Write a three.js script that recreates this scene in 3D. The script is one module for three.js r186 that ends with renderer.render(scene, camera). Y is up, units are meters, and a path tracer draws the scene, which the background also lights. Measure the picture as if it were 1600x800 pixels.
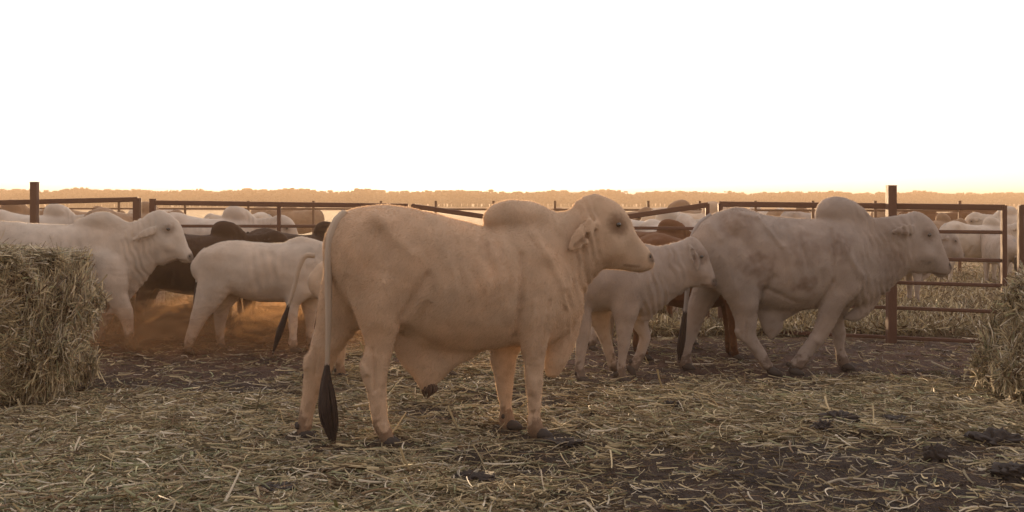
import * as THREE from 'three';
import { mergeGeometries } from 'three/addons/utils/BufferGeometryUtils.js';
import { createNoise2D, createNoise3D } from 'simplex-noise';

// ---------------------------------------------------------------- camera, sky, sun, exposure
const scene = new THREE.Scene();
const EYE = 1.6;
const camera = new THREE.PerspectiveCamera(2 * Math.atan(400 / 1570) * 180 / Math.PI, 2, 0.1, 9000);
camera.position.set(0, EYE, 0);
camera.lookAt(0, EYE, -10);
camera.setViewOffset(1600, 800, 0, 85, 1600, 800);          // lens shifted down: the horizon lies above the middle
camera.focus = 7.6; camera.userData.fStop = 7.1;
const renderer = new THREE.WebGLRenderer({ antialias: true });
renderer.toneMapping = THREE.LinearToneMapping;
renderer.toneMappingExposure = 3.35;
renderer.shadowMap.enabled = true;

const lerp = (a, b, t) => a + (b - a) * t;
const SUN = new THREE.Vector3(-0.1115, Math.tan(2.6 * Math.PI / 180), -1).normalize();
{
  // hazy sunset air: white and bright round the low sun, dimmer and cooler away from it
  const W = 1024, H = 512, data = new Float32Array(W * H * 4), v = new THREE.Vector3();
  for (let j = 0; j < H; j++) for (let i = 0; i < W; i++) {
    const el = ((j + 0.5) / H - 0.5) * Math.PI, az = ((i + 0.5) / W - 0.5) * 2 * Math.PI;
    v.set(Math.cos(az) * Math.cos(el), Math.sin(el), Math.sin(az) * Math.cos(el));
    const c = v.dot(SUN), ang = Math.acos(Math.min(1, Math.max(-1, c))) * 180 / Math.PI;
    const low = Math.exp(-Math.max(0, el) * 180 / Math.PI / 7);               // near the horizon
    const g1 = Math.exp(-ang / 42), g2 = Math.exp(-ang * ang / 70), g3 = Math.exp(-ang * ang / 1.6);
    const o = (j * W + i) * 4;
    data[o] = 0.30 + 0.42 * low + 1.30 * g1 + 0.7 * g2 + 6 * g3;
    data[o + 1] = 0.275 + 0.30 * low + 1.22 * g1 + 0.45 * g2 + 4.2 * g3;
    data[o + 2] = 0.285 + 0.2 * low + (1.2 - 0.25 * low) * g1 + 0.2 * g2 + 2 * g3;
    const high = 0.8 + 0.35 * Math.max(0, Math.sin(el));               // sky opposite the sun dimmed low, brightened overhead, to bring out the cattle's form
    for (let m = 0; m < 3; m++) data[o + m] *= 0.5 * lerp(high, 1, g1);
    data[o + 3] = 1;
  }
  const sky = new THREE.DataTexture(data, W, H, THREE.RGBAFormat, THREE.FloatType);
  sky.mapping = THREE.EquirectangularReflectionMapping; sky.magFilter = THREE.LinearFilter; sky.needsUpdate = true;
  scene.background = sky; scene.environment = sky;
}
const sun = new THREE.DirectionalLight(new THREE.Color().setRGB(1, 0.70, 0.40), 5);
sun.position.copy(SUN).multiplyScalar(60); sun.target.position.set(0, 0, 0);
sun.castShadow = true; sun.shadow.radius = 1.5; sun.shadow.mapSize.set(4096, 4096);
Object.assign(sun.shadow.camera, { left: -30, right: 30, top: 12, bottom: -12, near: 1, far: 160 });
scene.add(sun, sun.target);
scene.fog = new THREE.FogExp2(new THREE.Color().setRGB(1, 0.72, 0.48), 0.0023);   // warm dust in the air

// ---------------------------------------------------------------- helpers
function rng(seed) { let s = seed >>> 0; return () => { s = (s + 0x6d2b79f5) | 0; let t = Math.imul(s ^ (s >>> 15), 1 | s); t = (t + Math.imul(t ^ (t >>> 7), 61 | t)) ^ t; return ((t ^ (t >>> 14)) >>> 0) / 4294967296; }; }
const n2 = createNoise2D(rng(11)), n3 = createNoise3D(rng(23));
const clamp = (x, a = 0, b = 1) => Math.min(b, Math.max(a, x));
const sstep = (a, b, x) => { const t = clamp((x - a) / (b - a)); return t * t * (3 - 2 * t); };
const used = {};
function numbered(name) { const k = used[name] = (used[name] ?? -1) + 1; return k ? name + '_' + String(k).padStart(3, '0') : name; }
function shade(o) { o.traverse((m) => { if (m.isMesh) { m.castShadow = true; m.receiveShadow = true; } }); return o; }
function mesh(name, geometry, material, parent) { const m = new THREE.Mesh(geometry, material); m.name = name; m.castShadow = m.receiveShadow = true; if (parent) parent.add(m); return m; }
function thing(name, label, category, group) {
  const o = new THREE.Group(); o.name = numbered(name); o.userData = { label, category }; if (group) o.userData.group = group; scene.add(o); return o;
}
function structure(m, kind = 'structure', label, category) { m.userData.kind = kind; if (label) m.userData.label = label; if (category) m.userData.category = category; scene.add(m); return m; }
function canvasTexture(w, h, draw, srgb = true) {
  const c = document.createElement('canvas'); c.width = w; c.height = h; draw(c.getContext('2d'), w, h);
  const t = new THREE.CanvasTexture(c); t.wrapS = t.wrapT = THREE.RepeatWrapping; if (srgb) t.colorSpace = THREE.SRGBColorSpace; return t;
}
function tileNoise(w, h, f, seed) {                          // tileable grey noise, byte data
  const r = createNoise3D(rng(seed)), d = new Uint8Array(w * h * 4);
  for (let j = 0; j < h; j++) for (let i = 0; i < w; i++) {
    const val = clamp(f(r, i / w, j / h)); const o = (j * w + i) * 4; d[o] = d[o + 1] = d[o + 2] = Math.round(val * 255); d[o + 3] = 255;
  }
  const t = new THREE.DataTexture(d, w, h); t.wrapS = t.wrapT = THREE.RepeatWrapping; t.magFilter = THREE.LinearFilter; t.needsUpdate = true; return t;
}

// ---------------------------------------------------------------- ground
// how much straw lies on the soil (0..1); thick round the bales and in the left foreground, thin on the trampled soil
function strawCover(x, z) {
  const d = -z;
  let s = 0.62 + 0.42 * n2(x * 0.55 + 7, z * 0.7) + 0.25 * n2(x * 1.7, z * 2.1 + 3);
  s += 0.55 * sstep(-0.3, -2.4, x) * sstep(8.6, 7.0, d);                        // left foreground
  s -= 0.8 * sstep(0.1, 1.2, x) * sstep(6.9, 6.2, d);                          // trampled soil in the right foreground
  s += 0.40 * sstep(0.5, 1.4, x) * Math.exp(-((d - 7.7) ** 2) / 0.9);           // straw strip before the walking cow
  s -= 1.1 * sstep(8.6, 9.6, d) * sstep(15, 12, d) * sstep(0.2, 1.2, x);        // bare strip along the rails
  s -= 0.9 * sstep(7.9, 8.8, d) * sstep(14, 11, d) * sstep(-1.5, -2.6, x);      // bare dusty soil on the left
  s += 0.5 * Math.exp(-((x + 3.6) ** 2 + (d - 7.3) ** 2) / 1.6) + 0.6 * Math.exp(-((x - 4.1) ** 2 + (d - 7.3) ** 2) / 1.4);
  return clamp(s);
}
function groundHeight(x, z) {
  const d = -z, near = sstep(16, 9, d) * sstep(-4, 1, d) * sstep(11, 7, Math.abs(x));
  let h = 0.018 * n2(x * 1.3, z * 1.3) + 0.014 * n2(x * 4.1 + 5, z * 4.1) + 0.010 * n2(x * 11, z * 11 + 9) + 0.006 * n2(x * 27, z * 27 + 2);
  h += 0.02 * strawCover(x, z);
  return h * near - 0.012 * (1 - near);
}
{
  const axis = (list) => { const out = []; for (const [a, b, n] of list) for (let i = 0; i < n; i++) out.push(a + (b - a) * i / n); out.push(list[list.length - 1][1]); return out; };
  const geo = (a, b, n) => { const out = []; for (let i = 0; i <= n; i++) out.push(a * Math.pow(b / a, i / n)); return out; };
  const xp = [...axis([[0, 5.6, 170], [5.6, 9, 40]]), ...geo(9.4, 2500, 34)], xs = [...xp.slice(1).map((v) => -v).reverse(), ...xp];
  const zp = [...geo(14.4, 2500, 40)].reverse().map((v) => -v), zs = [...zp, ...axis([[-14, -9, 80], [-9, -3.8, 150], [-3.8, 0, 12]]), 3, 8, 20, 60, 200];
  const nx = xs.length, nz = zs.length, pos = new Float32Array(nx * nz * 3), uv = new Float32Array(nx * nz * 2), col = new Float32Array(nx * nz * 3), idx = [];
  const soil = [0.075, 0.048, 0.034], red = [0.165, 0.088, 0.058], straw = [0.16, 0.115, 0.065], plain = [0.46, 0.335, 0.19];
  for (let j = 0, k = 0; j < nz; j++) for (let i = 0; i < nx; i++, k++) {
    const x = xs[i], z = zs[j], d = -z;
    pos.set([x, groundHeight(x, z), z], k * 3); uv.set([x, -z], k * 2);
    const c = strawCover(x, z), dirt = 0.75 + 0.35 * n2(x * 2.3, z * 2.3), dry = sstep(11.2, 12.8, d) * (0.9 + 0.1 * n2(x * 0.4, z * 0.4)), r = sstep(8, 10, d);
    for (let m = 0; m < 3; m++) col[k * 3 + m] = lerp(lerp(lerp(soil[m], red[m], r) * dirt, straw[m], c * 0.55), plain[m], dry);
  }
  for (let j = 0; j < nz - 1; j++) for (let i = 0; i < nx - 1; i++) { const a = j * nx + i; idx.push(a, a + nx, a + 1, a + 1, a + nx, a + nx + 1); }
  const g = new THREE.BufferGeometry();
  g.setAttribute('position', new THREE.BufferAttribute(pos, 3)); g.setAttribute('uv', new THREE.BufferAttribute(uv, 2)); g.setAttribute('color', new THREE.BufferAttribute(col, 3)); g.setIndex(idx); g.computeVertexNormals();
  const R = rng(5);
  const map = canvasTexture(1024, 1024, (c, w, h) => {
    c.fillStyle = '#c9c4bd'; c.fillRect(0, 0, w, h);
    for (let i = 0; i < 26000; i++) { const v = 120 + R() * 130; c.fillStyle = `rgba(${v},${v * 0.96},${v * 0.9},0.35)`; const s = 1 + R() * R() * 9; c.beginPath(); c.ellipse(R() * w, R() * h, s, s * (0.4 + R() * 0.6), R() * 3, 0, 7); c.fill(); }
    for (let i = 0; i < 5200; i++) { const x = R() * w, y = R() * h, a = R() * 6.3, l = 8 + R() * 46, v = R(); c.strokeStyle = v < 0.3 ? 'rgba(70,55,45,0.5)' : `rgba(255,${235 + R() * 20},${200 + R() * 30},0.55)`; c.lineWidth = 1 + R() * 1.6; c.beginPath(); c.moveTo(x, y); c.quadraticCurveTo(x + Math.cos(a) * l / 2 + R() * 8, y + Math.sin(a) * l / 2, x + Math.cos(a) * l, y + Math.sin(a) * l); c.stroke(); }
  });
  map.repeat.set(1 / 1.9, 1 / 1.9);
  const bump = tileNoise(512, 512, (n, u, v) => { const a = u * 6.2832, b = v * 6.2832, f = (s) => n(Math.cos(a) * s, Math.sin(a) * s, Math.cos(b) * s + 3 * Math.sin(b)); return 0.5 + 0.25 * f(4) + 0.15 * f(11) + 0.12 * f(25); }, 3);
  bump.repeat.set(1 / 0.7, 1 / 0.7);
  structure(mesh('ground', g, new THREE.MeshStandardMaterial({ vertexColors: true, map, bumpMap: bump, bumpScale: 0.02, roughness: 1 })));
}

// ---------------------------------------------------------------- distant scrub: one mass beyond the plain
{
  const R = rng(77), parts = [];
  for (let t = 0; t < 3; t++) {                                  // three shapes of crown, made of small leaf clumps
    const gs = [];
    const trunk = new THREE.CylinderGeometry(0.03, 0.06, 0.5, 5); trunk.translate(0, 0.22, 0); gs.push(trunk);
    for (let i = 0; i < 120; i++) {
      const a = R() * 6.28, r = Math.sqrt(R()) * 0.62, y = 0.3 + R() * 0.66 * (1 - 0.45 * r * r), s = 0.03 + R() * 0.05;
      const q = new THREE.PlaneGeometry(s * 2.6, s * 2.0); q.rotateX(R() * 6); q.rotateY(R() * 6); q.translate(Math.cos(a) * r, y, Math.sin(a) * r); gs.push(q);
    }
    parts.push(mergeGeometries(gs.map((g) => { const h = g.toNonIndexed(); h.deleteAttribute('uv'); return h; })));
  }
  const leaf = new THREE.MeshStandardMaterial({ color: new THREE.Color().setRGB(0.075, 0.07, 0.04), roughness: 1, side: THREE.DoubleSide });
  const all = [];
  for (let t = 0; t < 3; t++) for (let i = 0, N = 440; i < N; i++) {
    const u = -1.15 + 2.3 * (i + R()) / N, dist = 270 + R() * 45 + 25 * (u + 1), x = u * dist * 0.62;
    const h = (4.9 - 0.35 * u + 0.5 * n2(u * 9, 4) + 0.35 * n2(u * 40, 1)) * (0.72 + R() * 0.38), wdt = h * (0.8 + R() * 0.7), g = parts[t].clone();
    g.rotateY(R() * 6.28); g.scale(wdt, h, wdt); g.translate(x, -0.15, -dist); all.push(g);
  }
  const scrub = mesh('distant_scrub', mergeGeometries(all), leaf); structure(scrub, 'stuff', 'hazy line of scrub trees along the horizon', 'trees');
}

// ---------------------------------------------------------------- fences
const rust = new THREE.MeshStandardMaterial({ color: new THREE.Color().setRGB(0.13, 0.062, 0.04), roughness: 0.72, metalness: 0.25,
  bumpMap: tileNoise(256, 256, (n, u, v) => 0.5 + 0.4 * n(Math.cos(u * 6.283) * 5, Math.sin(u * 6.283) * 5, v * 9), 8), bumpScale: 0.002 });
const pole = new THREE.MeshStandardMaterial({ color: new THREE.Color().setRGB(0.16, 0.085, 0.05), roughness: 0.8, metalness: 0.2 });
function bar(a, b, w, h, r = 0.012) {                           // a rounded steel bar between two points, w across and h high
  const A = new THREE.Vector3(...a), B = new THREE.Vector3(...b), len = A.distanceTo(B), s = new THREE.Shape();
  const x = w / 2, y = h / 2; r = Math.min(r, x * 0.9, y * 0.9);
  s.moveTo(-x + r, -y); s.lineTo(x - r, -y); s.quadraticCurveTo(x, -y, x, -y + r); s.lineTo(x, y - r); s.quadraticCurveTo(x, y, x - r, y); s.lineTo(-x + r, y); s.quadraticCurveTo(-x, y, -x, y - r); s.lineTo(-x, -y + r); s.quadraticCurveTo(-x, -y, -x + r, -y);
  const g = new THREE.ExtrudeGeometry(s, { depth: len, bevelEnabled: false, curveSegments: 3 });
  const m = new THREE.Matrix4().lookAt(B, A, Math.abs(B.y - A.y) > 0.9 * len ? new THREE.Vector3(1, 0, 0) : new THREE.Vector3(0, 1, 0)); g.applyMatrix4(m); g.translate(...a); return g;
}
// a panel between two ends [x, z], rails given as [height at start, height at end, thickness]
function panel(label, s, e, rails, posts, group, mat = rust) {
  const o = thing('cattle_panel', label, 'fence panel', group);
  for (const [h0, h1, t, a = 0, b = 1] of rails) {
    const P = (k, h) => [lerp(s[0], e[0], k), h, lerp(s[1], e[1], k)], hh = (k) => lerp(h0, h1, k);
    mesh('rail', bar(P(a, hh(a)), P(b, hh(b)), t * 0.62, t), mat, o);
  }
  for (const [k, top, w, off = 0] of posts) { const x = lerp(s[0], e[0], k), z = lerp(s[1], e[1], k) + off; mesh('post', bar([x, -0.05, z], [x, top, z], w, w, 0.008), mat, o); }
  return o;
}
const yard = 'steel rail panels of the cattle yard';
const six = (a, b, list = [1.54, 1.262, 0.95, 0.675, 0.385, 0.045]) => list.map((h, i) => [h + (i ? 0 : a), h + (i ? 0 : b), i ? 0.042 : 0.066]);
panel('rusty six-rail steel panel behind the large walking cow', [2.53, -12.25], [5.42, -11.05], six(0.03, -0.005), [[0.003, 1.575, 0.055], [0.997, 1.56, 0.052]], yard);
panel('rusty steel panel cut off by the right edge of the picture', [5.56, -11.0], [8.2, -10.6], six(-0.005, -0.005), [[0.003, 1.56, 0.055], [0.99, 1.56, 0.055]], yard);
panel('steel panel with top rail sloping down behind the smaller young cow', [0.62, -13.2], [2.45, -12.55], six(-0.27, 0.02), [[0.01, 1.27, 0.05], [0.995, 1.575, 0.05]], yard);
panel('steel panel with top rail dipping behind the back of the nearest bull', [-1.35, -13.6], [0.55, -13.2], six(0.0, -0.27), [[0.005, 1.56, 0.05]], yard);
panel('long steel panel in the glow behind the dark brown cow', [-4.98, -13.9], [-1.42, -13.7], six(0.045, 0.0), [[0.003, 1.64, 0.075], [0.5, 1.58, 0.05]], yard);
panel('steel panel behind the hay bale at the left edge', [-8.6, -13.0], [-5.1, -13.7], six(0.0, 0.09), [[0.997, 1.65, 0.09], [0.3, 1.5, 0.05]], yard);
{
  const p = thing('fence_post', 'tall square rusty post rising above the panel behind the walking cow', 'fence post');
  mesh('shaft', bar([4.31, -0.05, -11.42], [4.31, 1.775, -11.42], 0.096, 0.096, 0.006), rust, p); mesh('cap', bar([4.31, 1.776, -11.42], [4.31, 1.786, -11.42], 0.102, 0.102, 0.006), rust, p);
  const q = thing('fence_post', 'tall post standing above the rails behind the left hay bale', 'fence post');
  mesh('shaft', bar([-6.31, -0.05, -13.28], [-6.31, 1.85, -13.28], 0.088, 0.088, 0.006), rust, q); mesh('cap', bar([-6.31, 1.851, -13.28], [-6.31, 1.861, -13.28], 0.094, 0.094, 0.006), rust, q);
}
{ // thin fence farther out, six bays, each a thing
  const bays = [[-15, -29], [-9.2, -28], [-3.6, -27], [1.0, -25], [4.3, -23.5], [8.0, -22.5], [13.5, -22]];
  const where = ['at far left behind the bale', 'left of the sun glow', 'behind the hump of the nearest bull', 'between the bull and the walking cow', 'above the back of the walking cow', 'above the distant cattle at far right'];
  for (let i = 0; i < 6; i++) {
    const o = thing('thin_rail_fence', 'thin far rail fence ' + where[i], 'fence', 'bays of the thin far fence'), [x0, z0] = bays[i], [x1, z1] = bays[i + 1];
    for (const h of [1.4, 0.95, 0.5]) mesh('rail', bar([x0, h, z0], [x1, h, z1], 0.03, 0.05), pole, o);
    for (const k of [0.02, 0.35, 0.68]) mesh('post', bar([lerp(x0, x1, k), -0.05, lerp(z0, z1, k) + 0.05], [lerp(x0, x1, k), 1.62, lerp(z0, z1, k) + 0.05], 0.06, 0.06), pole, o);
  }
}

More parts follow.
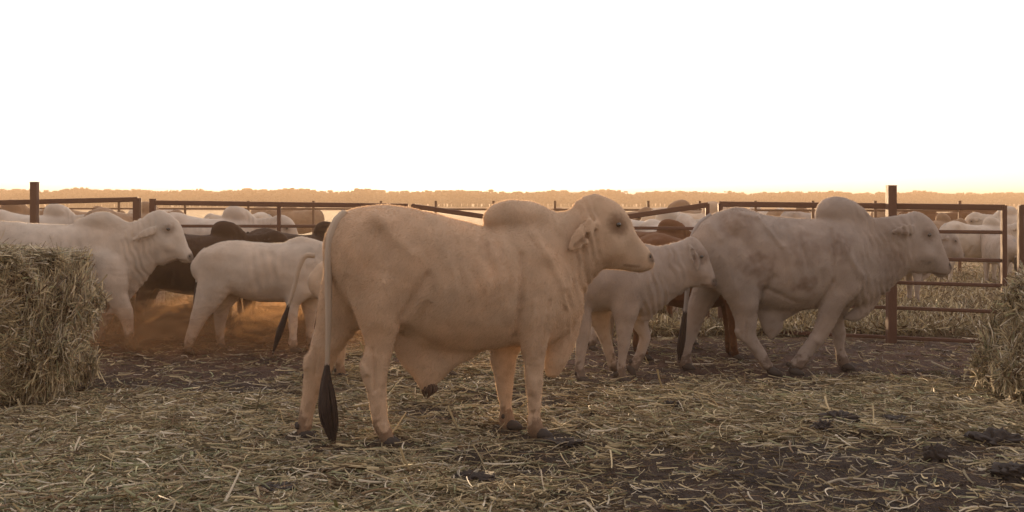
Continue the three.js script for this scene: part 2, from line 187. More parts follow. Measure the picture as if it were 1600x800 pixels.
// ---------------------------------------------------------------- cattle
const CATTLE = {
  pale_bull: { at: [-0.500, -6.780], turn: 0.2443, chains: [["torso",0.0,[[-0.658,1.465,-0.596,1.072,0.0,0.13],[-0.533,1.553,-0.49,0.9,0.0,0.24],[-0.363,1.574,-0.278,0.766,0.0,0.29],[-0.149,1.536,-0.062,0.665,0.0,0.31],[0.069,1.483,0.113,0.594,0.0,0.335],[0.29,1.421,0.335,0.591,0.0,0.335],[0.47,1.438,0.515,0.61,0.0,0.3],[0.652,1.463,0.744,0.603,0.0,0.24],[0.799,1.436,0.906,0.708,0.0,0.16]]],["neck",0.05,[[0.675,1.445,0.79,0.69,0.0,0.19],[0.799,1.511,0.943,0.908,0.0,0.15],[0.892,1.529,1.046,1.018,0.0,0.125],[0.985,1.569,1.126,1.106,0.0,0.11],[1.07,1.6,1.188,1.163,0.0,0.1]]],["head",0.03,[[1.004,1.618,1.032,1.242,0.0,0.075],[1.108,1.654,1.108,1.147,0.0,0.1],[1.236,1.609,1.188,1.127,0.0,0.112],[1.326,1.51,1.269,1.122,0.0,0.095],[1.394,1.387,1.331,1.12,0.0,0.075],[1.466,1.305,1.379,1.111,0.0,0.066],[1.51,1.25,1.432,1.105,0.0,0.066],[1.529,1.195,1.49,1.122,0.0,0.045]]],["hump",0.04,[[0.353,1.53,0.362,1.447,0.0,0.05],[0.402,1.587,0.434,1.381,0.0,0.085],[0.515,1.609,0.552,1.358,0.0,0.105],[0.629,1.596,0.675,1.357,0.0,0.105],[0.735,1.547,0.781,1.356,0.0,0.09],[0.827,1.484,0.883,1.355,0.0,0.07]]],["dewlap",0.035,[[1.046,1.139,1.155,1.128,0.0,0.04],[0.906,0.998,1.042,0.986,0.0,0.035],[0.822,0.822,1.027,0.826,0.0,0.04],[0.776,0.646,0.981,0.639,0.0,0.045],[0.748,0.492,0.911,0.481,0.0,0.04],[0.758,0.407,0.855,0.407,0.0,0.022]]],["sheath",0.04,[[-0.312,0.682,0.38,0.668,0.0,0.1],[-0.286,0.587,0.268,0.575,0.0,0.075],[-0.222,0.486,0.122,0.49,0.0,0.055],[-0.153,0.402,0.043,0.419,0.0,0.042],[-0.118,0.349,-0.027,0.362,0.0,0.028]]],["leg",0.06,[[-0.64,1.29,-0.212,1.243,0.14,0.13],[-0.609,1.043,-0.215,0.951,0.16,0.13],[-0.562,0.879,-0.26,0.829,0.18,0.105],[-0.517,0.754,-0.31,0.718,0.18,0.08],[-0.508,0.663,-0.335,0.615,0.18,0.062],[-0.533,0.502,-0.36,0.473,0.18,0.052],[-0.495,0.392,-0.367,0.381,0.175,0.043],[-0.478,0.273,-0.367,0.268,0.17,0.038],[-0.453,0.163,-0.354,0.162,0.165,0.038],[-0.415,0.078,-0.328,0.094,0.16,0.045],[-0.391,0.037,-0.311,0.046,0.16,0.045]]],["leg",0.06,[[-0.724,1.235,-0.347,1.23,-0.14,0.12],[-0.774,0.978,-0.389,0.926,-0.15,0.12],[-0.803,0.719,-0.581,0.668,-0.17,0.095],[-0.853,0.577,-0.662,0.539,-0.18,0.066],[-0.878,0.461,-0.705,0.433,-0.18,0.052],[-0.887,0.333,-0.773,0.319,-0.18,0.042],[-0.908,0.183,-0.815,0.178,-0.18,0.038],[-0.924,0.085,-0.828,0.071,-0.18,0.045],[-0.924,0.042,-0.819,0.036,-0.18,0.045]]],["leg",0.05,[[0.5,1.277,0.801,1.143,0.15,0.09],[0.499,1.064,0.831,0.992,0.17,0.095],[0.506,0.893,0.801,0.864,0.18,0.09],[0.515,0.756,0.747,0.749,0.18,0.08],[0.538,0.613,0.712,0.606,0.175,0.062],[0.566,0.459,0.691,0.454,0.17,0.05],[0.572,0.35,0.684,0.344,0.165,0.053],[0.586,0.218,0.671,0.213,0.16,0.04],[0.586,0.131,0.68,0.126,0.16,0.043],[0.586,0.074,0.698,0.059,0.16,0.048],[0.595,0.039,0.716,0.032,0.16,0.046]]],["leg",0.05,[[0.43,0.998,0.684,0.993,-0.12,0.09],[0.398,0.729,0.643,0.677,-0.14,0.08],[0.396,0.529,0.59,0.522,-0.15,0.06],[0.424,0.381,0.567,0.375,-0.15,0.05],[0.447,0.274,0.557,0.282,-0.15,0.052],[0.465,0.168,0.548,0.164,-0.15,0.038],[0.456,0.093,0.562,0.092,-0.15,0.042],[0.46,0.05,0.581,0.036,-0.15,0.045]]],["ear",0.012,[[1.083,1.463,1.102,1.414,0.1,0.018],[1.02,1.481,1.062,1.376,0.135,0.012],[0.946,1.439,1.006,1.316,0.165,0.011],[0.887,1.365,0.941,1.278,0.18,0.01],[0.863,1.296,0.885,1.261,0.185,0.007]]],["ear",0.012,[[1.151,1.459,1.17,1.413,-0.1,0.02],[1.12,1.462,1.158,1.384,-0.15,0.016],[1.062,1.412,1.115,1.329,-0.18,0.014],[1.007,1.338,1.051,1.278,-0.19,0.012]]]], hooves: [[-0.349,0,0.16],[-0.874,0,-0.18],[0.667,0,0.16],[0.534,0,-0.15]], tail: [[-0.618,1.52,0.02,0.034],[-0.674,1.474,0.05,0.032],[-0.713,1.38,0.08,0.027],[-0.731,1.248,0.1,0.024],[-0.735,1.041,0.1,0.021],[-0.735,0.813,0.1,0.017],[-0.739,0.604,0.09,0.015],[-0.746,0.416,0.08,0.012],[-0.734,0.229,0.08,0.008],[-0.701,0.015,0.08,0.004]], eye: [1.252,1.44,0.098], nose: [1.51,1.204,0.0], mouth: [1.374,1.138,0.0], hip: [-0.428,1.505,0.2], shoulder: [0.651,1.299,0.2], shoulderpoint: [0.84,1.014,0.17], elbow: [0.521,0.722,0.19], flank: [-0.179,0.829,0.2], carve: [[[1.02,1.377,0.165],[0.913,1.301,0.198],0.011,0.012]], relief: [[0.629,1.387,0.815,1.029,0.03,0.014],[0.519,1.239,0.488,0.71,0.028,-0.016],[-0.124,1.123,-0.302,0.818,0.03,-0.014],[-0.269,0.788,-0.019,0.643,0.02,-0.01],[-0.442,1.506,-0.228,1.27,0.045,0.016],[-0.556,1.457,-0.572,1.091,0.05,0.008],[0.023,1.162,-0.019,0.747,0.12,0.012],[-0.393,1.169,-0.434,0.842,0.05,0.012],[-0.344,1.415,-0.393,1.169,0.05,-0.012],[-0.527,0.543,-0.507,0.501,0.022,0.016],[-0.462,0.659,-0.45,0.384,0.012,-0.01],[-0.401,0.595,-0.401,0.431,0.016,0.006],[0.607,0.395,0.611,0.335,0.03,0.01],[0.602,0.493,0.602,0.446,0.02,-0.006],[0.598,0.293,0.602,0.174,0.01,-0.005],[-0.385,0.151,-0.376,0.118,0.02,0.01],[-0.876,0.552,-0.868,0.5,0.024,0.014],[-0.804,0.61,-0.804,0.449,0.012,-0.009],[0.611,0.122,0.62,0.079,0.022,0.009],[0.607,0.94,0.593,0.557,0.02,0.008],[0.708,0.938,0.655,0.555,0.012,-0.006]] },
  walking_cow: { at: [2.560, -9.400], turn: 0.0000, chains: [["torso",0,[[-0.83,1.295,-0.734,0.911,0.0,0.12],[-0.692,1.456,-0.644,0.792,0.0,0.22],[-0.482,1.546,-0.435,0.672,0.0,0.27],[-0.285,1.492,-0.225,0.612,0.0,0.29],[-0.045,1.45,-0.015,0.576,0.0,0.32],[0.194,1.438,0.206,0.594,0.0,0.32],[0.404,1.45,0.422,0.624,0.0,0.28],[0.583,1.462,0.643,0.624,0.0,0.22],[0.733,1.42,0.793,0.684,0.0,0.15]]],["neck",0.05,[[0.643,1.42,0.733,0.624,0.0,0.17],[0.805,1.444,0.931,0.744,0.0,0.13],[0.972,1.456,1.092,0.911,0.0,0.11],[1.104,1.48,1.188,0.959,0.0,0.1]]],["head",0.03,[[1.128,1.492,1.152,1.061,0.0,0.075],[1.212,1.51,1.224,0.935,0.0,0.1],[1.308,1.462,1.29,0.935,0.0,0.108],[1.374,1.378,1.332,0.935,0.0,0.092],[1.422,1.253,1.368,0.929,0.0,0.075],[1.469,1.139,1.398,0.911,0.0,0.066],[1.511,1.049,1.434,0.899,0.0,0.066],[1.529,1.007,1.475,0.923,0.0,0.045]]],["hump",0.04,[[0.32,1.546,0.338,1.42,0.0,0.05],[0.374,1.624,0.41,1.361,0.0,0.09],[0.47,1.648,0.505,1.331,0.0,0.105],[0.565,1.618,0.613,1.331,0.0,0.105],[0.655,1.552,0.703,1.331,0.0,0.09],[0.733,1.45,0.781,1.319,0.0,0.07]]],["dewlap",0.035,[[0.984,0.959,1.11,0.905,0.0,0.035],[0.781,0.792,0.919,0.792,0.0,0.035],[0.661,0.624,0.829,0.612,0.0,0.045],[0.541,0.522,0.691,0.498,0.0,0.035]]],["ear",0.012,[[1.152,1.387,1.152,1.304,0.09,0.02],[1.073,1.394,1.067,1.287,0.14,0.013],[0.987,1.371,0.981,1.295,0.18,0.011],[0.927,1.336,0.921,1.307,0.2,0.008]]],["ear",0.012,[[1.224,1.382,1.224,1.298,-0.09,0.02],[1.183,1.387,1.177,1.278,-0.14,0.013],[1.126,1.362,1.119,1.283,-0.18,0.011],[1.078,1.325,1.072,1.294,-0.2,0.008]]],["leg",0.06,[[-0.741,1.098,-0.287,1.098,0.13,0.13],[-0.686,0.864,-0.262,0.852,0.15,0.13],[-0.573,0.677,-0.279,0.677,0.17,0.105],[-0.52,0.543,-0.302,0.549,0.17,0.075],[-0.496,0.385,-0.32,0.413,0.17,0.052],[-0.389,0.26,-0.278,0.306,0.165,0.042],[-0.294,0.124,-0.2,0.175,0.16,0.038],[-0.253,0.068,-0.165,0.113,0.16,0.044]]],["leg",0.06,[[-0.769,1.084,-0.435,0.963,-0.13,0.11],[-0.828,0.84,-0.555,0.78,-0.14,0.11],[-0.912,0.536,-0.729,0.502,-0.15,0.075],[-0.936,0.359,-0.778,0.375,-0.15,0.052],[-0.954,0.243,-0.839,0.243,-0.15,0.042],[-0.991,0.148,-0.857,0.132,-0.15,0.042],[-0.991,0.069,-0.851,0.058,-0.15,0.045]]],["leg",0.05,[[0.327,1.129,0.633,1.011,0.15,0.085],[0.303,0.865,0.65,0.818,0.17,0.095],[0.266,0.648,0.507,0.689,0.175,0.085],[0.215,0.438,0.403,0.473,0.17,0.058],[0.158,0.339,0.31,0.315,0.165,0.052],[0.071,0.216,0.194,0.169,0.16,0.04],[0.007,0.128,0.125,0.07,0.155,0.043]]],["leg",0.05,[[0.411,0.781,0.684,0.781,-0.12,0.09],[0.43,0.61,0.636,0.597,-0.14,0.08],[0.451,0.47,0.591,0.465,-0.15,0.06],[0.481,0.345,0.609,0.345,-0.15,0.052],[0.512,0.224,0.597,0.219,-0.15,0.039],[0.524,0.126,0.621,0.131,-0.15,0.042],[0.536,0.066,0.646,0.071,-0.15,0.044]]],["sheath",0.04,[[-0.285,0.612,0.164,0.624,0.0,0.09],[-0.249,0.492,0.003,0.528,0.0,0.065],[-0.207,0.403,-0.033,0.426,0.0,0.05],[-0.165,0.331,-0.111,0.337,0.0,0.028]]]], eye: [1.303,1.292,0.098], nose: [1.517,1.001,0], mouth: [1.428,0.917,0], hip: [-0.509,1.454,0.2], shoulder: [0.44,1.266,0.2], shoulderpoint: [0.65,0.924,0.17], elbow: [0.273,0.661,0.19], flank: [-0.25,0.811,0.22], hooves: [[-0.171,0,0.16],[-0.912,0,-0.15],[0.031,0,0.155],[0.603,0,-0.15]], tail: [[-0.692,1.468,0,0.033],[-0.794,1.39,0,0.034],[-0.86,1.283,0,0.03],[-0.896,1.091,0,0.026],[-0.919,0.792,0,0.022],[-0.949,0.492,0,0.018],[-0.979,0.253,0,0.012],[-0.997,0.103,0,0.006]], carve: [[[1.075,1.306,0.165],[0.935,1.314,0.225],0.006,0.006]], relief: [[-0.503,0.405,-0.485,0.364,0.022,0.014],[-0.427,0.493,-0.427,0.347,0.012,-0.009],[0.208,0.359,0.226,0.312,0.028,0.009],[-0.986,0.417,-0.963,0.347,0.024,0.012],[-0.252,0.102,-0.235,0.073,0.02,0.009],[0.424,0.394,0.424,0.359,0.026,0.009],[-0.299,1.466,-0.112,1.192,0.022,0.016],[-0.462,1.268,-0.316,1.075,0.07,-0.016],[0.366,1.338,0.354,0.871,0.02,-0.014],[0.424,1.25,0.622,0.93,0.03,0.016],[0.354,0.871,0.243,0.627,0.02,-0.016],[-0.742,1.396,-0.648,1.268,0.04,0.012],[-0.258,0.813,0.033,0.685,0.02,-0.01],[-0.258,0.802,-0.299,0.58,0.02,-0.014],[-0.52,1.513,-0.287,1.466,0.03,0.012],[-0.054,1.105,0.004,0.755,0.09,0.012],[-0.666,1.105,-0.52,0.813,0.05,0.012]] },
  standing_cow: { at: [2.500, -9.150], turn: 0.0000, chains: [["torso",0,[[-0.816,1.303,-0.722,0.93,0.0,0.12],[-0.682,1.46,-0.635,0.813,0.0,0.22],[-0.478,1.548,-0.431,0.697,0.0,0.27],[-0.285,1.495,-0.227,0.638,0.0,0.29],[-0.052,1.454,-0.023,0.603,0.0,0.32],[0.181,1.443,0.193,0.621,0.0,0.32],[0.385,1.454,0.402,0.65,0.0,0.28],[0.56,1.466,0.618,0.65,0.0,0.22],[0.705,1.425,0.764,0.708,0.0,0.15]]],["neck",0.05,[[0.618,1.425,0.705,0.65,0.0,0.17],[0.775,1.448,0.898,0.767,0.0,0.13],[0.939,1.46,1.055,0.93,0.0,0.11],[1.067,1.483,1.148,0.976,0.0,0.1]]],["head",0.03,[[1.09,1.495,1.113,1.075,0.0,0.075],[1.172,1.513,1.183,0.953,0.0,0.1],[1.265,1.466,1.247,0.953,0.0,0.108],[1.329,1.384,1.288,0.953,0.0,0.092],[1.376,1.262,1.323,0.947,0.0,0.075],[1.422,1.151,1.352,0.93,0.0,0.066],[1.463,1.064,1.387,0.918,0.0,0.066],[1.481,1.023,1.428,0.941,0.0,0.045]]],["hump",0.04,[[0.303,1.548,0.321,1.425,0.0,0.05],[0.356,1.623,0.391,1.367,0.0,0.09],[0.449,1.647,0.484,1.338,0.0,0.105],[0.542,1.617,0.589,1.338,0.0,0.105],[0.63,1.553,0.676,1.338,0.0,0.09],[0.705,1.454,0.752,1.326,0.0,0.07]]],["dewlap",0.035,[[0.95,0.976,1.073,0.924,0.0,0.035],[0.752,0.813,0.886,0.813,0.0,0.035],[0.635,0.65,0.799,0.638,0.0,0.045],[0.519,0.551,0.665,0.528,0.0,0.035]]],["ear",0.012,[[1.112,1.392,1.112,1.311,0.09,0.02],[1.035,1.399,1.029,1.296,0.14,0.013],[0.951,1.377,0.945,1.303,0.18,0.011],[0.892,1.343,0.886,1.315,0.2,0.008]]],["ear",0.012,[[1.184,1.388,1.184,1.306,-0.09,0.02],[1.145,1.393,1.139,1.286,-0.14,0.013],[1.089,1.368,1.083,1.291,-0.18,0.011],[1.043,1.332,1.038,1.302,-0.2,0.008]]],["leg",0.06,[[-0.765,1.14,-0.323,1.112,0.13,0.13],[-0.746,0.883,-0.385,0.855,0.15,0.12],[-0.715,0.656,-0.51,0.645,0.17,0.08],[-0.738,0.479,-0.59,0.461,0.17,0.052],[-0.714,0.299,-0.611,0.299,0.165,0.04],[-0.719,0.155,-0.61,0.155,0.16,0.04],[-0.702,0.072,-0.587,0.072,0.16,0.045]]],["leg",0.05,[[0.332,1.113,0.647,0.969,0.15,0.09],[0.314,0.828,0.583,0.771,0.17,0.095],[0.36,0.598,0.526,0.598,0.17,0.065],[0.384,0.418,0.51,0.418,0.165,0.05],[0.403,0.269,0.495,0.269,0.16,0.04],[0.403,0.143,0.5,0.143,0.16,0.042],[0.415,0.072,0.523,0.072,0.16,0.045]]],["leg",0.06,[[-0.81,1.127,-0.354,1.098,-0.13,0.13],[-0.782,0.86,-0.409,0.83,-0.15,0.12],[-0.743,0.621,-0.529,0.609,-0.17,0.08],[-0.767,0.449,-0.612,0.432,-0.17,0.052],[-0.744,0.281,-0.637,0.281,-0.165,0.04],[-0.751,0.146,-0.638,0.146,-0.16,0.04],[-0.733,0.068,-0.614,0.068,-0.16,0.045]]],["leg",0.05,[[0.331,1.096,0.657,0.948,-0.15,0.09],[0.326,0.799,0.605,0.739,-0.17,0.095],[0.373,0.562,0.545,0.562,-0.17,0.065],[0.395,0.393,0.526,0.393,-0.165,0.05],[0.412,0.253,0.506,0.253,-0.16,0.04],[0.412,0.135,0.512,0.135,-0.16,0.042],[0.423,0.068,0.536,0.068,-0.16,0.045]]]], eye: [1.259,1.3,0.098], nose: [1.469,1.017,0], mouth: [1.381,0.936,0], hip: [-0.505,1.457,0.2], shoulder: [0.419,1.275,0.2], shoulderpoint: [0.623,0.942,0.17], elbow: [0.256,0.687,0.19], flank: [-0.253,0.832,0.22], hooves: [[-0.633,0,0.16],[0.483,0,0.16],[-0.662,0,-0.16],[0.495,0,-0.16]], tail: [[-0.682,1.472,0,0.033],[-0.781,1.396,0,0.034],[-0.833,1.279,0,0.03],[-0.845,1.105,0,0.026],[-0.845,0.813,0,0.022],[-0.833,0.522,0,0.018],[-0.822,0.347,0,0.012],[-0.81,0.201,0,0.006]], carve: [[[1.037,1.314,0.165],[0.899,1.321,0.225],0.006,0.006]] },
  young_cow: { at: [1.020, -8.950], turn: -0.0698, chains: [["torso",0,[[-0.821,1.084,-0.781,0.797,0.0,0.1],[-0.706,1.153,-0.678,0.712,0.0,0.18],[-0.535,1.188,-0.506,0.627,0.0,0.23],[-0.306,1.194,-0.306,0.617,0.0,0.25],[-0.107,1.195,-0.107,0.63,0.0,0.24],[0.063,1.195,0.074,0.614,0.0,0.2],[0.221,1.19,0.204,0.604,0.0,0.13]]],["neck",0.05,[[0.119,1.184,0.165,0.592,0.0,0.14],[0.317,1.208,0.334,0.707,0.0,0.105],[0.458,1.242,0.469,0.776,0.0,0.09]]],["head",0.03,[[0.497,1.259,0.486,0.822,0.0,0.075],[0.57,1.288,0.57,0.84,0.0,0.088],[0.643,1.226,0.621,0.845,0.0,0.085],[0.688,1.135,0.66,0.846,0.0,0.068],[0.728,1.033,0.694,0.84,0.0,0.056],[0.761,0.937,0.722,0.835,0.0,0.054],[0.772,0.897,0.744,0.841,0.0,0.035]]],["hump",0.04,[[-0.079,1.195,-0.051,1.115,0.0,0.05],[0.034,1.23,0.063,1.104,0.0,0.06],[0.148,1.218,0.187,1.105,0.0,0.05]]],["dewlap",0.03,[[0.345,0.776,0.43,0.753,0.0,0.03],[0.176,0.649,0.278,0.627,0.0,0.03],[0.091,0.575,0.199,0.553,0.0,0.03]]],["ear",0.012,[[0.527,1.223,0.572,1.201,0.09,0.016],[0.535,1.169,0.619,1.141,0.12,0.013],[0.556,1.08,0.633,1.058,0.135,0.012],[0.595,1.008,0.617,0.997,0.135,0.008]]],["ear",0.012,[[0.546,1.216,0.591,1.193,-0.09,0.016],[0.528,1.168,0.585,1.127,-0.14,0.013],[0.508,1.091,0.56,1.062,-0.17,0.012],[0.498,1.027,0.521,1.009,-0.18,0.008]]],["leg",0.05,[[-0.14,0.981,0.14,0.899,0.13,0.08],[-0.14,0.702,0.111,0.665,0.15,0.08],[-0.107,0.523,0.055,0.518,0.15,0.058],[-0.084,0.369,0.027,0.371,0.15,0.044],[-0.084,0.215,-0.012,0.21,0.145,0.035],[-0.089,0.104,-0.017,0.105,0.14,0.037],[-0.084,0.061,-0.0,0.062,0.14,0.04]]],["leg",0.05,[[-0.018,0.705,0.194,0.646,-0.11,0.08],[0.058,0.501,0.207,0.472,-0.13,0.055],[0.121,0.384,0.219,0.367,-0.13,0.048],[0.087,0.242,0.173,0.212,-0.13,0.036],[0.023,0.137,0.115,0.088,-0.13,0.038]]],["leg",0.06,[[-0.741,0.978,-0.336,0.896,0.13,0.1],[-0.589,0.726,-0.325,0.683,0.14,0.085],[-0.459,0.53,-0.314,0.519,0.15,0.055],[-0.448,0.374,-0.336,0.363,0.15,0.042],[-0.454,0.224,-0.37,0.219,0.145,0.035],[-0.465,0.124,-0.375,0.125,0.14,0.037],[-0.454,0.062,-0.364,0.069,0.14,0.04]]],["leg",0.06,[[-0.566,0.875,-0.219,0.848,-0.12,0.1],[-0.421,0.664,-0.132,0.666,-0.13,0.085],[-0.288,0.459,-0.149,0.467,-0.13,0.055],[-0.224,0.322,-0.126,0.343,-0.13,0.043],[-0.178,0.178,-0.098,0.206,-0.13,0.035],[-0.144,0.082,-0.063,0.11,-0.13,0.037]]]], hooves: [[-0.039,0,0.14],[0.018,0.05,-0.13],[-0.403,0,0.14],[-0.08,0,-0.13]], tail: [[-0.758,1.124,0,0.026],[-0.815,1.055,0,0.024],[-0.838,0.883,0,0.02],[-0.844,0.653,0,0.017],[-0.838,0.452,0,0.012],[-0.827,0.309,0,0.006]], eye: [0.652,1.116,0.074], nose: [0.761,0.892,0], mouth: [0.716,0.852,0], hip: [-0.662,1.121,0.15], shoulder: [0.027,1.068,0.16], shoulderpoint: [0.157,0.843,0.13], elbow: [-0.123,0.685,0.15], flank: [-0.42,0.758,0.17], carve: [[[0.568,1.169,0.122],[0.598,1.048,0.155],0.014,0.008]] },
  cow_behind_bale: { at: [-4.600, -10.900], turn: 0.0000, chains: [["torso",0,[[-1.287,1.253,-1.246,0.802,0.0,0.12],[-1.128,1.371,-1.093,0.628,0.0,0.22],[-0.885,1.385,-0.871,0.524,0.0,0.27],[-0.642,1.364,-0.621,0.454,0.0,0.31],[-0.364,1.35,-0.343,0.441,0.0,0.31],[-0.121,1.357,-0.086,0.468,0.0,0.27],[0.087,1.371,0.143,0.503,0.0,0.21],[0.282,1.343,0.351,0.628,0.0,0.15]]],["neck",0.05,[[0.157,1.357,0.351,0.524,0.0,0.16],[0.455,1.378,0.587,0.732,0.0,0.12],[0.608,1.426,0.712,0.885,0.0,0.1]]],["head",0.03,[[0.67,1.482,0.684,1.01,0.0,0.075],[0.782,1.51,0.782,0.913,0.0,0.1],[0.886,1.461,0.865,0.934,0.0,0.105],[0.969,1.364,0.92,0.961,0.0,0.09],[1.031,1.204,0.976,0.968,0.0,0.073],[1.08,1.107,1.011,0.954,0.0,0.064],[1.115,1.038,1.045,0.947,0.0,0.062],[1.129,0.996,1.087,0.961,0.0,0.04]]],["hump",0.045,[[-0.107,1.406,-0.052,1.288,0.0,0.06],[0.018,1.461,0.073,1.274,0.0,0.09],[0.129,1.489,0.191,1.26,0.0,0.1],[0.24,1.454,0.309,1.26,0.0,0.09],[0.351,1.371,0.4,1.246,0.0,0.07]]],["dewlap",0.035,[[0.587,0.885,0.712,0.864,0.0,0.035],[0.4,0.697,0.608,0.732,0.0,0.04],[0.296,0.524,0.483,0.579,0.0,0.04],[0.191,0.385,0.365,0.427,0.0,0.035]]],["ear",0.012,[[0.748,1.345,0.762,1.249,0.1,0.02],[0.667,1.306,0.694,1.21,0.16,0.015],[0.593,1.246,0.62,1.177,0.2,0.012],[0.546,1.199,0.566,1.171,0.22,0.008]]],["ear",0.012,[[0.676,1.341,0.69,1.243,-0.1,0.02],[0.549,1.297,0.578,1.198,-0.16,0.015],[0.443,1.232,0.471,1.162,-0.2,0.012]]],["leg",0.05,[[0.081,1.052,0.423,0.915,0.15,0.09],[0.167,0.813,0.496,0.745,0.16,0.095],[0.238,0.634,0.491,0.62,0.165,0.08],[0.333,0.451,0.525,0.508,0.165,0.055],[0.402,0.36,0.552,0.402,0.165,0.05],[0.448,0.246,0.55,0.26,0.16,0.038],[0.454,0.169,0.564,0.169,0.16,0.042]]],["leg",0.05,[[0.033,0.792,0.35,0.722,-0.13,0.09],[0.043,0.58,0.311,0.544,-0.14,0.08],[0.039,0.365,0.222,0.365,-0.15,0.055],[0.011,0.186,0.138,0.186,-0.15,0.042],[-0.003,0.079,0.117,0.079,-0.15,0.044]]],["leg",0.06,[[-1.197,1.017,-0.785,0.983,0.13,0.12],[-1.165,0.71,-0.843,0.676,0.15,0.11],[-1.16,0.484,-0.955,0.47,0.16,0.06],[-1.174,0.332,-1.023,0.318,0.16,0.05],[-1.146,0.159,-1.037,0.159,0.16,0.038],[-1.133,0.069,-1.009,0.069,0.16,0.044]]],["leg",0.06,[[-1.196,1.003,-0.81,0.968,-0.13,0.12],[-1.166,0.686,-0.85,0.651,-0.14,0.11],[-1.136,0.454,-0.946,0.44,-0.15,0.06],[-1.129,0.3,-0.988,0.286,-0.15,0.05],[-1.087,0.147,-0.988,0.147,-0.15,0.038],[-1.066,0.063,-0.946,0.063,-0.15,0.044]]]], hooves: [[0.516,0.07,0.16],[0.074,0,-0.15],[-1.064,0,0.16],[-1.002,0,-0.15]], tail: [[-1.162,1.343,0,0.03],[-1.274,1.232,0,0.03],[-1.329,1.01,0,0.024],[-1.343,0.732,0,0.02],[-1.336,0.454,0,0.014],[-1.336,0.246,0,0.006]], eye: [0.903,1.304,0.092], nose: [1.115,1.003,0], mouth: [1.031,0.961,0], hip: [-0.954,1.28,0.2], shoulder: [0.22,1.17,0.19], shoulderpoint: [0.441,0.848,0.16], elbow: [0.144,0.643,0.17], flank: [-0.614,0.68,0.2], carve: [[[0.718,1.217,0.17],[0.588,1.178,0.225],0.006,0.006]] },
  calf_among_herd: { at: [-2.750, -10.750], turn: 0.0000, chains: [["torso",0,[[-0.578,1.032,-0.557,0.744,0.0,0.11],[-0.461,1.121,-0.434,0.676,0.0,0.18],[-0.263,1.182,-0.249,0.621,0.0,0.22],[-0.023,1.169,0.011,0.539,0.0,0.25],[0.251,1.155,0.285,0.525,0.0,0.25],[0.49,1.182,0.525,0.539,0.0,0.21],[0.696,1.155,0.737,0.593,0.0,0.15]]],["neck",0.05,[[0.662,1.141,0.764,0.607,0.0,0.13],[0.833,1.182,0.936,0.71,0.0,0.1],[0.97,1.237,1.038,0.778,0.0,0.085]]],["head",0.03,[[1.011,1.244,1.025,0.847,0.0,0.075],[1.107,1.251,1.093,0.799,0.0,0.085],[1.203,1.182,1.161,0.806,0.0,0.08],[1.271,1.08,1.23,0.806,0.0,0.066],[1.333,0.977,1.285,0.792,0.0,0.055],[1.374,0.895,1.333,0.799,0.0,0.045]]],["hump",0.04,[[0.367,1.189,0.408,1.086,0.0,0.05],[0.497,1.223,0.532,1.073,0.0,0.06],[0.627,1.189,0.668,1.073,0.0,0.05]]],["ear",0.012,[[1.093,1.172,1.12,1.104,0.085,0.016],[1.045,1.133,1.086,1.066,0.13,0.013],[0.998,1.081,1.032,1.034,0.17,0.01]]],["leg",0.06,[[-0.564,1.024,-0.164,0.956,0.11,0.11],[-0.571,0.754,-0.186,0.727,0.13,0.105],[-0.606,0.516,-0.342,0.509,0.15,0.072],[-0.646,0.356,-0.477,0.342,0.15,0.048],[-0.687,0.202,-0.558,0.202,0.15,0.036],[-0.72,0.084,-0.619,0.077,0.15,0.038]]],["leg",0.06,[[-0.536,0.874,-0.121,0.805,-0.11,0.1],[-0.518,0.631,-0.193,0.595,-0.12,0.09],[-0.493,0.451,-0.299,0.451,-0.13,0.055],[-0.472,0.272,-0.348,0.272,-0.13,0.043],[-0.452,0.136,-0.368,0.136,-0.13,0.034],[-0.459,0.064,-0.355,0.064,-0.13,0.037]]],["leg",0.05,[[0.313,0.889,0.685,0.788,0.12,0.08],[0.337,0.688,0.642,0.647,0.14,0.08],[0.358,0.533,0.52,0.533,0.14,0.055],[0.385,0.389,0.493,0.389,0.14,0.043],[0.398,0.223,0.479,0.223,0.14,0.034],[0.385,0.094,0.486,0.094,0.14,0.037]]],["leg",0.05,[[0.398,0.735,0.709,0.666,-0.11,0.08],[0.465,0.504,0.659,0.497,-0.12,0.055],[0.5,0.371,0.631,0.371,-0.12,0.043],[0.521,0.207,0.604,0.207,-0.12,0.034],[0.514,0.089,0.618,0.082,-0.12,0.037]]]], hooves: [[-0.666,0,0.15],[-0.403,0,-0.13],[0.446,0,0.14],[0.576,0,-0.12]], tail: [[-0.523,1.093,0,0.024],[-0.585,1.032,0,0.024],[-0.612,0.881,0,0.02],[-0.619,0.71,0,0.017],[-0.626,0.539,0,0.013],[-0.639,0.368,0,0.006]], eye: [1.233,1.076,0.072], nose: [1.36,0.881,0], mouth: [1.312,0.813,0], hip: [-0.322,1.094,0.15], shoulder: [0.558,1.04,0.16], shoulderpoint: [0.721,0.809,0.13], elbow: [0.387,0.655,0.15], flank: [-0.137,0.703,0.16] },
};

